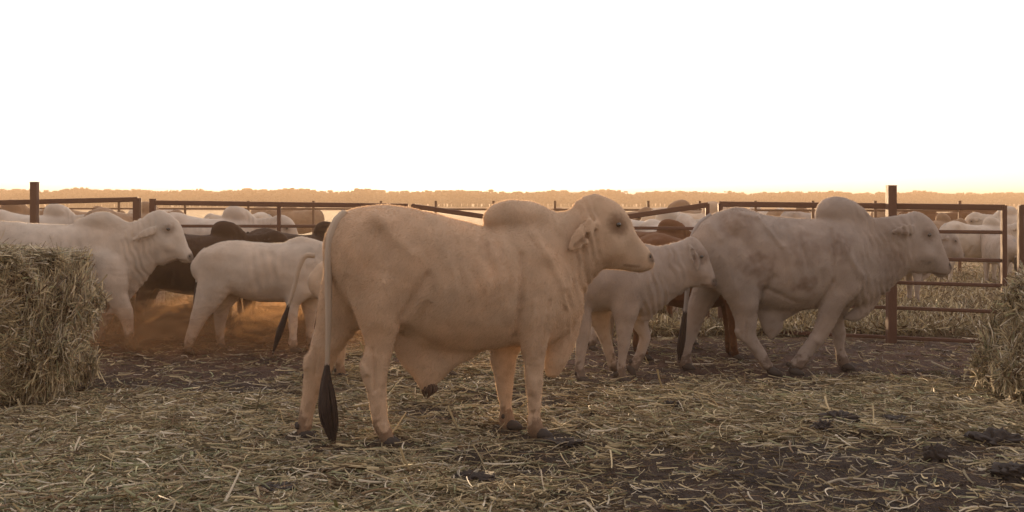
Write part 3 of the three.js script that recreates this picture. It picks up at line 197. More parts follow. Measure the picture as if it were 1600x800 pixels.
// A body is a union of lofts. Each loft runs through stations [x1,y1, x2,y2, z, w]: two opposite edge points in the plane z and the half width w across it.
function loft(rows, k) {
  const P = []; const n = rows.length, cr = (a, b, c, d, t) => 0.5 * (2 * b + (c - a) * t + (2 * a - 5 * b + 4 * c - d) * t * t + (3 * b - a - 3 * c + d) * t * t * t);
  const S = 4;
  for (let i = 0; i < n - 1; i++) for (let s = 0; s < (i === n - 2 ? S + 1 : S); s++) {
    const t = s / S, r = (j) => rows[clamp(j, 0, n - 1)];
    P.push(r(i).map((_, m) => cr(r(i - 1)[m], r(i)[m], r(i + 1)[m], r(i + 2)[m], t)));
  }
  const st = P.map(([x1, y1, x2, y2, z, w]) => { const dx = x1 - x2, dy = y1 - y2, l = Math.hypot(dx, dy) || 1e-4; return { x: (x1 + x2) / 2, y: (y1 + y2) / 2, z, ux: dx / l, uy: dy / l, h: l / 2, w: Math.max(w, 0.004) }; });
  const seg = [], lo = [1e9, 1e9, 1e9], hi = [-1e9, -1e9, -1e9];
  for (const s of st) { const r = Math.max(s.h, s.w); [s.x, s.y].forEach((v, i) => { lo[i] = Math.min(lo[i], v - r); hi[i] = Math.max(hi[i], v + r); }); lo[2] = Math.min(lo[2], s.z - s.w); hi[2] = Math.max(hi[2], s.z + s.w); }
  for (let i = 0; i < st.length - 1; i++) {
    const a = st[i], b = st[i + 1]; let ux = a.ux + b.ux, uy = a.uy + b.uy; const l = Math.hypot(ux, uy) || 1; ux /= l; uy /= l;
    const nx = -uy, ny = ux, den = (b.x - a.x) * nx + (b.y - a.y) * ny;
    seg.push(a.x, a.y, a.z, b.x - a.x, b.y - a.y, b.z - a.z, a.h, b.h - a.h, a.w, b.w - a.w, ux, uy, Math.abs(den) < 1e-5 ? 0 : 1 / den);
  }
  return { seg: new Float64Array(seg), n: st.length - 1, lo, hi, k };
}
function loftDistance(L, x, y, z) {
  let best = 1e9; const S = L.seg;
  for (let i = 0, o = 0; i < L.n; i++, o += 13) {
    const ux = S[o + 10], uy = S[o + 11], px = x - S[o], py = y - S[o + 1];
    let t = (-uy * px + ux * py) * S[o + 12]; t = t < 0 ? 0 : t > 1 ? 1 : t;
    const qx = px - t * S[o + 3], qy = py - t * S[o + 4], qz = z - S[o + 2] - t * S[o + 5], h = S[o + 6] + t * S[o + 7], w = S[o + 8] + t * S[o + 9], r = h < w ? h : w;
    const u = (qx * ux + qy * uy) / h, v = qz / w, s = (qy * ux - qx * uy) / r, k0 = Math.sqrt(u * u + v * v + s * s), a = u / h, b = v / w, c = s / r, k1 = Math.sqrt(a * a + b * b + c * c);
    const d = k0 < 1e-3 ? -r : k0 * (k0 - 1) / k1; if (d < best) best = d;
  }
  return best;
}
const FAR = 0.12;
function buildBody(spec, cell, opts = {}) {
  const lofts = spec.chains.map(([part, k, rows]) => Object.assign(loft(rows, k), { part }));
  const wide = opts.wide ?? 1; if (wide !== 1) spec = spec;
  // muscles and bones: small blobs that rise from the surface, and creases pressed into it
  const blobs = [], creases = [];
  const H = spec.hip, SP = spec.shoulderpoint, SH = spec.shoulder, EL = spec.elbow, FL = spec.flank, EY = spec.eye, NO = spec.nose, MO = spec.mouth;
  const sc = opts.size ?? 1;
  for (const s of [1, -1]) {
    blobs.push([H[0], H[1] - 0.05 * sc, s * H[2] * 0.80, 0.062 * sc, 0.09]);                     // hook bone
    blobs.push([SP[0] - 0.03, SP[1], s * SP[2] * 0.72, 0.07 * sc, 0.06]);                          // point of the shoulder
    blobs.push([EY[0] - 0.005, EY[1] + 0.02, s * EY[2] * 0.80, 0.03 * sc, 0.03]);                  // brow
    blobs.push([lerp(EY[0], MO[0], 0.35) - 0.05, lerp(EY[1], MO[1], 0.5), s * EY[2] * 0.5, 0.065 * sc, 0.05]); // cheek
    creases.push([[EL[0] - 0.01, EL[1] + 0.30, s * 0.33], [EL[0] - 0.02, EL[1] - 0.02, s * 0.27], 0.020, 0.035]);   // behind the shoulder
    creases.push([[FL[0] + 0.06, FL[1] + 0.10, s * 0.30], [FL[0] + 0.01, FL[1] - 0.06, s * 0.24], 0.022, 0.045]); // flank fold
    
    creases.push([[MO[0] - 0.05, MO[1] + 0.012, s * 0.075], [MO[0] + 0.05, MO[1] + 0.004, s * 0.06], 0.006, 0.012]);  // mouth
    creases.push([[NO[0] + 0.008, NO[1] + 0.006, s * 0.048], [NO[0] - 0.004, NO[1] + 0.014, s * 0.056], 0.012, 0.012]); // nostril
  }
  for (const q of spec.carve ?? []) creases.push(q);
  const tor = lofts[0], belly = [lerp(EL[0], FL[0], 0.0) - 0.05, FL[0] + 0.12], midY = (tor.lo[1] + tor.hi[1]) / 2;
  const seed = opts.seed ?? 0;
  function field(x, y, z) {
    let d = FAR;
    for (const L of lofts) {
      const lo = L.lo, hi = L.hi;
      if (x < lo[0] - FAR || x > hi[0] + FAR || y < lo[1] - FAR || y > hi[1] + FAR || z < lo[2] - FAR || z > hi[2] + FAR) continue;
      const e = loftDistance(L, x, y, z), k = L.k;
      if (k > 0 && Math.abs(d - e) < k) { const h = (k - Math.abs(d - e)) / k; d = Math.min(d, e) - h * h * k * 0.25; } else if (e < d) d = e;
    }
    if (d > 0.07 || d < -0.07) return d;
    for (const [bx, by, bz, r, k] of blobs) {
      const e = Math.hypot(x - bx, y - by, z - bz) - r, a = Math.abs(d - e);
      if (a < k) { const h = (k - a) / k; d = Math.min(d, e) - h * h * k * 0.25; } else if (e < d) d = e;
    }
    for (const [a, b, r, k] of creases) {
      const vx = b[0] - a[0], vy = b[1] - a[1], vz = b[2] - a[2], px = x - a[0], py = y - a[1], pz = z - a[2], t = clamp((px * vx + py * vy + pz * vz) / (vx * vx + vy * vy + vz * vz));
      const e = r - Math.hypot(px - t * vx, py - t * vy, pz - t * vz), g = Math.abs(d - e);
      if (g < k) { const h = (k - g) / k; d = Math.max(d, e) + h * h * k * 0.25; } else if (e > d) d = e;
    }
    // ribs, loose folded skin on neck and dewlap, unevenness of the coat
    const side = Math.abs(z);
    const rib = sstep(belly[1] - 0.1, belly[1] + 0.1, x) * sstep(belly[0] + 0.1, belly[0] - 0.1, x) * sstep(0.12, 0.2, side) * sstep(midY - 0.3, midY - 0.05, y);
    if (rib > 0) d += 0.006 * rib * Math.sin((x + 0.22 * y) * 6.2832 / 0.105 + 0.8 * n2(x * 3, y * 3 + seed)) * (0.7 + 0.6 * n2(x * 2, y * 2 + seed));
    if (side > 0.06) for (const [x1, y1, x2, y2, w, am] of opts.relief ?? []) {
      const vx = x2 - x1, vy = y2 - y1, t = clamp(((x - x1) * vx + (y - y1) * vy) / (vx * vx + vy * vy)), q = Math.hypot(x - x1 - t * vx, y - y1 - t * vy) / w;
      if (q < 2.5) d -= 1.25 * am * Math.exp(-q * q) * sstep(0.06, 0.14, side);
    }
    const nk = sstep(SP[0] - 0.12, SP[0] + 0.05, x) * sstep(EY[0] - 0.06, EY[0] - 0.2, x) * sstep(SP[1] - 0.45, SP[1] - 0.3, y);
    if (nk > 0) d += 0.0075 * nk * Math.sin((x * 0.92 + 0.28 * y + 0.02 * n2(x * 5, y * 5 + seed)) * 6.2832 / 0.062) * (0.55 + 0.6 * n2(x * 4, y * 2.2 + seed + 4));
    d += 0.005 * n3(x * 4.5 + seed, y * 5.5, z * 5.5) + 0.0016 * n3(x * 15, y * 15 + seed, z * 17) + 0.0009 * n3(x * 45, y * 38, z * 45 + seed);
    return d;
  }
  // surface nets, whole blocks away from the surface skipped
  const lo = [1e9, 1e9, 1e9], hi = [-1e9, -1e9, -1e9];
  for (const L of lofts) for (let i = 0; i < 3; i++) { lo[i] = Math.min(lo[i], L.lo[i] - 0.06); hi[i] = Math.max(hi[i], L.hi[i] + 0.06); }
  lo[1] = Math.max(lo[1], -0.02);
  const B = 6, nb = [0, 1, 2].map((i) => Math.ceil((hi[i] - lo[i]) / cell / B)), N = nb.map((v) => v * B + 1), val = new Float32Array(N[0] * N[1] * N[2]).fill(1);
  const at = (i, j, k) => i + N[0] * (j + N[1] * k), reach = B * cell * 0.95 + 0.03, live = [];
  for (let c = 0; c < nb[2]; c++) for (let b = 0; b < nb[1]; b++) for (let a = 0; a < nb[0]; a++) {
    const d = field(lo[0] + (a + 0.5) * B * cell, lo[1] + (b + 0.5) * B * cell, lo[2] + (c + 0.5) * B * cell);
    const on = Math.abs(d) < reach; if (on) live.push([a, b, c]);
    else if (d < 0) for (let k = 0; k <= B; k++) for (let j = 0; j <= B; j++) for (let i = 0; i <= B; i++) { const q = at(a * B + i, b * B + j, c * B + k); if (val[q] === 1) val[q] = -1; }
  }
  for (const [a, b, c] of live) for (let k = 0; k <= B; k++) for (let j = 0; j <= B; j++) for (let i = 0; i <= B; i++) {
    const q = at(a * B + i, b * B + j, c * B + k); if (val[q] !== 1 && val[q] !== -1) continue;
    val[q] = field(lo[0] + (a * B + i) * cell, lo[1] + (b * B + j) * cell, lo[2] + (c * B + k) * cell);
  }
  const vid = new Int32Array(val.length).fill(-1), pos = [], idx = [];
  const E = [[0, 1], [2, 3], [4, 5], [6, 7], [0, 2], [1, 3], [4, 6], [5, 7], [0, 4], [1, 5], [2, 6], [3, 7]], cv = new Float64Array(8);
  for (const [a, b, c] of live) for (let k = c * B; k < c * B + B; k++) for (let j = b * B; j < b * B + B; j++) for (let i = a * B; i < a * B + B; i++) {
    let mask = 0; for (let m = 0; m < 8; m++) { cv[m] = val[at(i + (m & 1), j + ((m >> 1) & 1), k + (m >> 2))]; if (cv[m] < 0) mask |= 1 << m; }
    if (mask === 0 || mask === 255) continue;
    let sx = 0, sy = 0, sz = 0, n = 0;
    for (const [p, q] of E) if ((cv[p] < 0) !== (cv[q] < 0)) { const t = cv[p] / (cv[p] - cv[q]); sx += lerp(p & 1, q & 1, t); sy += lerp((p >> 1) & 1, (q >> 1) & 1, t); sz += lerp(p >> 2, q >> 2, t); n++; }
    vid[at(i, j, k)] = pos.length / 3; pos.push(lo[0] + (i + sx / n) * cell, lo[1] + (j + sy / n) * cell, lo[2] + (k + sz / n) * cell);
  }
  const quad = (p, q, r, s, flip) => { if (p < 0 || q < 0 || r < 0 || s < 0) return; if (flip) idx.push(p, r, q, p, s, r); else idx.push(p, q, r, p, r, s); };
  for (const [a, b, c] of live) for (let k = c * B; k < c * B + B; k++) for (let j = b * B; j < b * B + B; j++) for (let i = a * B; i < a * B + B; i++) {
    const v0 = val[at(i, j, k)] < 0;
    if (j > 0 && k > 0 && i + 1 < N[0] && v0 !== val[at(i + 1, j, k)] < 0) quad(vid[at(i, j - 1, k - 1)], vid[at(i, j, k - 1)], vid[at(i, j, k)], vid[at(i, j - 1, k)], !v0);
    if (i > 0 && k > 0 && j + 1 < N[1] && v0 !== val[at(i, j + 1, k)] < 0) quad(vid[at(i - 1, j, k - 1)], vid[at(i - 1, j, k)], vid[at(i, j, k)], vid[at(i, j, k - 1)], !v0);
    if (i > 0 && j > 0 && k + 1 < N[2] && v0 !== val[at(i, j, k + 1)] < 0) quad(vid[at(i - 1, j - 1, k)], vid[at(i, j - 1, k)], vid[at(i, j, k)], vid[at(i - 1, j, k)], !v0);
  }
  const V = pos.length / 3, uv = new Float32Array(V * 2), col = new Float32Array(V * 3);
  const knees = spec.hooves;
  for (let i = 0; i < V; i++) {
    const x = pos[i * 3], y = pos[i * 3 + 1], z = pos[i * 3 + 2];
    uv[i * 2] = x + z * 0.6; uv[i * 2 + 1] = y + z * 0.35;
    // coat: pale with greyer clouds; dark round eye, muzzle and feet
    let g = 1 + 0.10 * n3(x * 2.1 + seed, y * 2.1, z * 2.1) + 0.07 * n3(x * 6, y * 6 + seed, z * 6), warm = 0.5 + 0.5 * n3(x * 1.7, y * 1.7 + 9 + seed, z * 1.7);
    let cr = g * 1.0, cg = g * lerp(0.955, 0.90, warm), cb = g * lerp(0.90, 0.80, warm);
    const dark = (amount, r = 0.30, gg = 0.22, b = 0.17) => { cr *= lerp(1, r, amount); cg *= lerp(1, gg, amount); cb *= lerp(1, b, amount); };
    for (const [px, py, pr, am] of opts.patches ?? []) dark(am * sstep(pr, pr * 0.45, Math.hypot(x - px, y - py) + 0.05 * n3(x * 7, y * 7, seed)) * (0.7 + 0.4 * n3(x * 14, y * 14, z * 14)), 0.62, 0.55, 0.52);
    const de = Math.hypot(x - EY[0], y - EY[1], (Math.abs(z) - EY[2]) * 0.6); dark((opts.eyeDark ?? 0.55) * sstep(opts.eyeDark ? 0.12 : 0.10, 0.03, de + 0.012 * n3(x * 30, y * 30, z * 30)));
    for (const [p, q] of spec.carve ?? []) { const vx = q[0] - p[0], vy = q[1] - p[1], t = clamp(((x - p[0]) * vx + (y - p[1]) * vy) / (vx * vx + vy * vy)); if (Math.abs(z) > EY[2] * 1.12 && z * p[2] > 0) dark(0.5 * sstep(0.024, 0.012, Math.hypot(x - p[0] - t * vx, y - p[1] - t * vy)), 0.45, 0.35, 0.28); }
    { const t = clamp((x - MO[0] + 0.06) / 0.11); dark(0.6 * sstep(0.014, 0.004, Math.hypot(x - lerp(MO[0] - 0.06, MO[0] + 0.05, t), y - lerp(MO[1] + 0.016, MO[1] + 0.004, t))), 0.4, 0.3, 0.25); }
    const dn = Math.hypot(x - NO[0] - 0.01, y - NO[1] + 0.005, z * 0.5); dark(0.8 * sstep(0.055, 0.028, dn), 0.16, 0.13, 0.12);
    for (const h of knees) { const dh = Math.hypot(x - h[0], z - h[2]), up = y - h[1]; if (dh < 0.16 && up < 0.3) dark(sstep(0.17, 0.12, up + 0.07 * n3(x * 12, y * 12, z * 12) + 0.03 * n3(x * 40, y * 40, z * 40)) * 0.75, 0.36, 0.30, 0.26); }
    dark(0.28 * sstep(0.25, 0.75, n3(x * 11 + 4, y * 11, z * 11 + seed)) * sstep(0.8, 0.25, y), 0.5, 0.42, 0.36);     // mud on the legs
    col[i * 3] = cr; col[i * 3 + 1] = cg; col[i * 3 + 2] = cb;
  }
  const g = new THREE.BufferGeometry();
  g.setAttribute('position', new THREE.Float32BufferAttribute(pos, 3)); g.setAttribute('uv', new THREE.BufferAttribute(uv, 2)); g.setAttribute('color', new THREE.BufferAttribute(col, 3)); g.setIndex(idx); g.computeVertexNormals();
  g.skinAt = (x, y, s) => { for (let z = 0.22; z > 0; z -= 0.001) if (field(x, y, s * z) < 0) return z; return 0.02; };
  return g;
}
const hair = tileNoise(512, 512, (n, u, v) => { const a = u * 6.2832, b = v * 6.2832; const f = (s, t) => n(Math.cos(a) * s + 2 * Math.cos(b), Math.sin(a) * s, t * Math.sin(b) + t * 0.6 * Math.cos(b)); return 0.5 + 0.22 * f(16, 3) + 0.16 * f(30, 6) + 0.12 * f(7, 7); }, 31);
hair.repeat.set(1 / 0.32, 1 / 0.32);
function coat(r, g, b, sheen = 0.35) { return new THREE.MeshPhysicalMaterial({ color: new THREE.Color().setRGB(r, g, b), vertexColors: true, roughness: 0.82, specularIntensity: 0.35, bumpMap: hair, bumpScale: 0.006, sheen, sheenRoughness: 0.5, sheenColor: new THREE.Color().setRGB(1, 0.9, 0.78) }); }
const COAT = { white: coat(0.60, 0.55, 0.49), cream: coat(0.62, 0.495, 0.375), grey: coat(0.42, 0.375, 0.345), brown: coat(0.17, 0.085, 0.045, 0.2), tan: coat(0.33, 0.23, 0.155, 0.25), dark: coat(0.06, 0.034, 0.022, 0.15) };
const strand = (() => { const g = new THREE.BufferGeometry(); g.setAttribute('position', new THREE.Float32BufferAttribute([0, 0, -0.5, 0, 0, 0.5, 0.55, 0.16, -0.38, 0.55, 0.16, 0.38, 1, 0.5, 0], 3)); g.setAttribute('normal', new THREE.Float32BufferAttribute([0, 1, 0, 0, 1, 0, -0.3, 1, 0, -0.3, 1, 0, -0.5, 1, 0], 3)); g.setIndex([0, 1, 2, 1, 3, 2, 2, 3, 4]); return g; })();
const strandMats = new Map();
function furOn(o, g, mat, count, seed, eye, len = 0.016) {             // short hair lying back along the body
  if (!strandMats.has(mat)) strandMats.set(mat, new THREE.MeshPhysicalMaterial({ color: mat.color, roughness: 0.75, specularIntensity: 0.4, transmission: 0.6, thickness: 0, side: THREE.DoubleSide }));
  const R = rng(seed), P = g.attributes.position, C = g.attributes.color, I = g.index, T = I.count / 3, cum = new Float32Array(T), a = new THREE.Vector3(), b = new THREE.Vector3(), c = new THREE.Vector3(), n = new THREE.Vector3(), dir = new THREE.Vector3(), sd = new THREE.Vector3(), m = new THREE.Matrix4(), k = new THREE.Color();
  let sum = 0; for (let t = 0; t < T; t++) { a.fromBufferAttribute(P, I.getX(t * 3)); b.fromBufferAttribute(P, I.getX(t * 3 + 1)).sub(a); c.fromBufferAttribute(P, I.getX(t * 3 + 2)).sub(a); sum += b.cross(c).length(); cum[t] = sum; }
  const im = new THREE.InstancedMesh(strand, strandMats.get(mat), count); im.name = 'hair'; im.userData.kind = 'stuff';
  for (let q = 0, t = 0; q < count; q++) {
    const want = (q + R()) / count * sum; while (t < T - 1 && cum[t] < want) t++;
    const i0 = I.getX(t * 3), i1 = I.getX(t * 3 + 1), i2 = I.getX(t * 3 + 2); let u = R(), v = R(); if (u + v > 1) { u = 1 - u; v = 1 - v; }
    a.fromBufferAttribute(P, i0); b.fromBufferAttribute(P, i1).sub(a); c.fromBufferAttribute(P, i2).sub(a); n.crossVectors(b, c).normalize(); a.addScaledVector(b, u).addScaledVector(c, v);
    dir.set(-0.6 + 0.5 * n3(a.x * 5, a.y * 5, a.z * 5 + seed), -0.6 + 0.3 * (R() - 0.5), 0.4 * (R() - 0.5)); dir.addScaledVector(n, -dir.dot(n)).normalize(); sd.crossVectors(dir, n);
    const head = a.x > eye[0] - 0.22 && a.y > eye[1] - 0.22, ear = head && Math.abs(a.z) > eye[2] * 1.1;
    const l = len * (0.6 + 0.8 * R()) * (ear ? 0.3 : head ? 0.45 : a.y < 0.55 ? 0.6 : 1), w = 0.0015 + 0.001 * R(), f = R() * 6.2832;
    dir.addScaledVector(n, 0.25 + 0.5 * R()).normalize(); b.crossVectors(sd, dir); c.copy(b).multiplyScalar(Math.cos(f)).addScaledVector(sd, Math.sin(f)); b.crossVectors(dir, c);
    m.makeBasis(dir.clone().multiplyScalar(l), c.clone().multiplyScalar(l * 0.2), b.clone().multiplyScalar(w)); m.setPosition(a); im.setMatrixAt(q, m);
    const e = 1.0 + 0.2 * R(); im.setColorAt(q, k.setRGB(C.getX(i0) * e, C.getY(i0) * e, C.getZ(i0) * e));
  }
  o.add(im);
}
const hoofMat = new THREE.MeshStandardMaterial({ color: new THREE.Color().setRGB(0.05, 0.037, 0.029), roughness: 0.7 });
const eyeMat = new THREE.MeshPhysicalMaterial({ color: new THREE.Color().setRGB(0.012, 0.009, 0.008), roughness: 0.12, clearcoat: 1 });
const noseMat = new THREE.MeshStandardMaterial({ color: new THREE.Color().setRGB(0.02, 0.016, 0.015), roughness: 0.4 });
const switchMat = new THREE.MeshStandardMaterial({ color: new THREE.Color().setRGB(0.035, 0.02, 0.014), roughness: 0.8 });
const switchTan = new THREE.MeshStandardMaterial({ color: new THREE.Color().setRGB(0.10, 0.06, 0.04), roughness: 0.8 });
const hoofShape = (() => {                                       // a cloven hoof: two toes that taper forward, with dewclaws behind
  const gs = [];
  for (const s of [1, -1]) {
    const toe = new THREE.SphereGeometry(1, 12, 9), p = toe.attributes.position;
    for (let i = 0; i < p.count; i++) {
      let x = p.getX(i), y = p.getY(i), z = p.getZ(i);
      const yy = clamp(y, -0.62, 1); const taper = 1 - 0.28 * (yy + 0.62) / 1.62;
      p.setXYZ(i, x * 0.062 * taper + 0.008 - 0.020 * yy, (yy + 0.62) * 0.040, z * 0.030 * taper * (1 - 0.3 * clamp(x)) + s * (0.030 + 0.006 * x));
    }
    gs.push(toe);
    const claw = new THREE.SphereGeometry(0.015, 7, 5); claw.scale(1, 1.3, 0.9); claw.translate(-0.055, 0.085, s * 0.022); gs.push(claw);
  }
  const g = mergeGeometries(gs.map((q) => { q.deleteAttribute('uv'); return q; })); g.computeVertexNormals(); return g;
})();
const eyeShape = new THREE.SphereGeometry(0.021, 14, 10), nostrilShape = (() => { const g = new THREE.SphereGeometry(0.013, 8, 6); g.scale(0.9, 1.2, 0.7); return g; })();
function tailShape(rows, from, to) {                             // a tube through rows [x, y, z, r]
  const pts = rows.slice(from, to), curve = new THREE.CatmullRomCurve3(pts.map((p) => new THREE.Vector3(p[0], p[1], p[2]))), n = 40, g = new THREE.TubeGeometry(curve, n, 1, 9), pos = g.attributes.position, nr = g.attributes.normal;
  for (let i = 0; i <= n; i++) {
    const f = i / n * (pts.length - 1), a = Math.min(pts.length - 2, Math.floor(f)), r = lerp(pts[a][3], pts[a + 1][3], f - a), c = curve.getPointAt(i / n);
    for (let j = 0; j <= 9; j++) { const k = i * 10 + j; pos.setXYZ(k, c.x + nr.getX(k) * r, c.y + nr.getY(k) * r, c.z + nr.getZ(k) * r); }
  }
  g.setAttribute('color', new THREE.Float32BufferAttribute(new Float32Array(pos.count * 3).fill(0.92), 3)); return g;
}
function switchShape(rows, seed, strands, spread) {              // the tassel: many thin tapered locks
  const R = rng(seed), top = rows[rows.length - 4], a = rows[rows.length - 3], b = rows[rows.length - 2], c = rows[rows.length - 1], gs = [];
  for (let i = 0; i < strands; i++) {
    const ang = R() * 6.28, s = spread * Math.sqrt(R()), t0 = R() * 0.7, l = 0.35 + R() * 0.75, o = (p, f) => new THREE.Vector3(p[0] + Math.cos(ang) * s * f, p[1], p[2] + Math.sin(ang) * s * f);
    const P0 = new THREE.Vector3(lerp(top[0], a[0], t0), lerp(top[1], a[1], t0), lerp(top[2], a[2], t0)), A = o(a, 0.55), Bp = o(b, 1.0), Cp = o([lerp(b[0], c[0], l), lerp(b[1], c[1], l), lerp(b[2], c[2], l)], (1.15 - l) * 1.1 + R() * 0.12);
    const cv = new THREE.CatmullRomCurve3([P0, A, Bp, Cp]), n = 7, g = new THREE.TubeGeometry(cv, n, 1, 4), pos = g.attributes.position, nr = g.attributes.normal;
    for (let q = 0; q <= n; q++) { const p = cv.getPointAt(q / n), r = 0.0075 * (1 - 0.85 * (q / n) ** 2); for (let j = 0; j <= 4; j++) { const k = q * 5 + j; pos.setXYZ(k, p.x + nr.getX(k) * r, p.y + nr.getY(k) * r, p.z + nr.getZ(k) * r); } }
    g.deleteAttribute('uv'); gs.push(g);
  }
  return mergeGeometries(gs);
}
function cow(name, key, label, mat, opts = {}) {
  const spec = opts.spec ?? CATTLE[key], o = thing(name, label, opts.category ?? 'cow', opts.group), size = opts.size ?? 1;
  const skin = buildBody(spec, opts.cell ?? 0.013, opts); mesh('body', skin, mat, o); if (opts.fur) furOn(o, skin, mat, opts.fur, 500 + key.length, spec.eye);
  for (const s of [1, -1]) {
    const e = mesh('eye', eyeShape, eyeMat, o); e.position.set(spec.eye[0], spec.eye[1], s * (skin.skinAt(spec.eye[0], spec.eye[1], s) - 0.008 * size)); e.scale.set(size, size * 0.85, size);
    const q = mesh('nostril', nostrilShape, noseMat, o); q.position.set(spec.nose[0], spec.nose[1] + 0.004, s * (skin.skinAt(spec.nose[0], spec.nose[1] + 0.004, s) - 0.003)); q.scale.setScalar(size); q.rotation.y = -s * 0.6;
  }
  for (const h of spec.hooves) { const f = mesh('hoof', hoofShape, hoofMat, o); f.position.set(h[0] + 0.012, h[1] + 0.006, h[2]); f.scale.setScalar((opts.hoof ?? 1.1) * (size * 0.5 + 0.5)); if (h[1] > 0.02) f.rotation.z = -0.7; }
  const t = mesh('tail', tailShape(spec.tail, 0, spec.tail.length), mat, o);
  mesh('tail_switch', switchShape(spec.tail, 40 + key.length, opts.strands ?? 150, (opts.switchSize ?? 0.035) * size), opts.switchMat ?? switchMat, t);
  o.position.set(spec.at[0], 0, spec.at[1]); o.rotation.y = spec.turn;
  return o;
}
const herd = 'cattle gathered in the yard';
const bull = cow('brahman_bull', 'pale_bull', 'large pale humped bull standing nearest the camera, dark tail tuft hanging', COAT.cream, { cell: 0.0095, fur: 110000, eyeDark: 0.8, seed: 1, category: 'bull', group: herd, switchSize: 0.06, strands: 300, relief: CATTLE.pale_bull.relief,
  patches: [[0.3, 1.26, 0.10, 0.5], [-0.67, 0.42, 0.05, 0.9]] });
const walker = cow('brahman_cow', 'walking_cow', 'large pale humped cow striding to the right along the steel panel', COAT.grey, { cell: 0.011, fur: 75000, seed: 5, group: herd, relief: CATTLE.walking_cow.relief,
  patches: [[-0.32, 1.02, 0.2, 0.9], [0.09, 0.86, 0.13, 0.95], [-0.27, 0.86, 0.09, 0.8], [0.42, 1.18, 0.16, 0.7], [-0.5, 1.38, 0.2, 0.55], [0.95, 1.0, 0.2, 0.5], [0.1, 1.15, 0.2, 0.45]] });
const heifer = cow('brahman_cow', 'young_cow', 'smaller pale cow with hanging ear, muzzle against the walking cow\'s rump', COAT.grey, { cell: 0.011, fur: 32000, seed: 9, size: 0.82, group: herd, patches: [[0.62, 1.0, 0.12, 0.3], [0.72, 0.86, 0.05, 0.6]] });
const baleCow = cow('brahman_cow', 'cow_behind_bale', 'white humped cow stepping out behind the left hay bale', COAT.white, { cell: 0.0125, fur: 36000, seed: 14, group: herd });
const calf = cow('brahman_calf', 'calf_among_herd', 'slim white calf seen whole from the side left of the bull', COAT.white, { cell: 0.0125, fur: 28000, seed: 18, size: 0.8, group: herd, category: 'calf' });
const standing = cow('brahman_cow', 'standing_cow', 'brown cow standing between the young cow and the walking cow', COAT.brown, { cell: 0.016, seed: 22, group: herd });
{ // hair fringe on the bull's sheath
  const rows = CATTLE.pale_bull.chains.find((c) => c[0] === 'sheath')[2], e = rows[rows.length - 1], x = (e[0] + e[2]) / 2, y = (e[1] + e[3]) / 2;
  mesh('sheath_hair', switchShape([[x + 0.03, y + 0.05, 0], [x + 0.02, y + 0.015, 0], [x + 0.015, y - 0.02, 0], [x - 0.005, y - 0.075, 0]], 97, 46, 0.06), switchTan, bull);
}
function copyOf(src, label, [x, z], turn, scale, mat, name, category) {
  const c = src.clone(); c.name = numbered(name ?? src.name.replace(/_\d+$/, '')); c.userData = { ...src.userData, label }; if (category) c.userData.category = category; scene.add(c);
  c.position.set(x, -0.01, z); c.rotation.y = turn; c.scale.setScalar(scale);
  if (mat) c.traverse((m) => { if (m.isMesh && (m.name === 'body' || m.name === 'tail')) m.material = mat; });
  return c;
}
const px = (p, d) => [(p - 800) / 1570 * d, -d];
standing.position.set(...[px(1085, 10.35)].map(([x, z]) => [x, -0.01, z])[0]); standing.scale.setScalar(0.83);
{ // second animal hidden behind the bull: same build as the calf, its own tail held away
  const c = copyOf(calf, 'pale calf mostly hidden behind the bull\'s hind legs, tail swung out', px(602, 9.0), 0.12, 1.0, COAT.cream, 'brahman_calf');
  const old = c.children.find((m) => m.name === 'tail'); c.remove(old);
  const T = [[-0.62, 1.13, 0, 0.024], [-0.70, 1.13, 0, 0.024], [-0.75, 1.05, 0.01, 0.02], [-0.80, 0.85, 0.02, 0.017], [-0.87, 0.62, 0.03, 0.014], [-0.92, 0.47, 0.03, 0.01], [-0.98, 0.28, 0.03, 0.006]];
  const t = mesh('tail', tailShape(T, 0, 7), COAT.cream, c); mesh('tail_switch', switchShape(T, 91, 120, 0.03), switchMat, t);
}
copyOf(standing, 'dark brown cow standing between the white calf and the cow behind the bale', px(300, 11.9), 0.03, 0.84, COAT.dark);
copyOf(standing, 'dark brown cow above the white calf\'s back, left of the bull\'s tail', px(462, 12.4), 0.05, 0.83, COAT.dark);
copyOf(calf, 'pale calf, only its legs showing behind the young cow\'s forelegs', px(1010, 11.0), 0.1, 0.95, COAT.grey);
copyOf(standing, 'pale cow with its back showing over the dark brown cow', px(320, 14.6), 0.1, 0.94, COAT.white);
copyOf(standing, 'brown cow, round rump showing under the rail at left', px(195, 16.4), 1.1, 0.98, COAT.tan);
copyOf(standing, 'brown cow close behind the neck of the cow at the bale', px(170, 12.9), 0.05, 0.80, COAT.brown);
copyOf(standing, 'white cow with its head turned right below the tall left post', px(42, 16.2), 0.15, 0.96, COAT.white);
copyOf(standing, 'dark brown cow, back only, just above the white cow at left', px(30, 12.9), 0.0, 0.80, COAT.dark);
copyOf(standing, 'tan cow at the left edge of the picture under the rail', px(-25, 17.5), 0.2, 1.0, COAT.tan);
copyOf(standing, 'hazy cow in the sun glow left of the bull', px(430, 34), 0.2, 0.95, COAT.tan);
copyOf(standing, 'hazy pale cow in the glow beyond the calf\'s back', px(385, 24), 2.8, 0.88, COAT.white);
copyOf(standing, 'white cow, back showing right of the bull\'s muzzle', px(1000, 14.5), 0.25, 0.92, COAT.white);
copyOf(standing, 'brown cow behind the white cows between bull and walking cow', px(1000, 13.2), -0.1, 0.84, COAT.brown);
copyOf(standing, 'white cow turned toward the camera between bull and walking cow', px(1044, 13.9), -1.15, 0.88, COAT.white);
copyOf(standing, 'pale cow behind the sloping rail near its end post', px(1075, 16.2), 0.3, 0.98, COAT.cream);
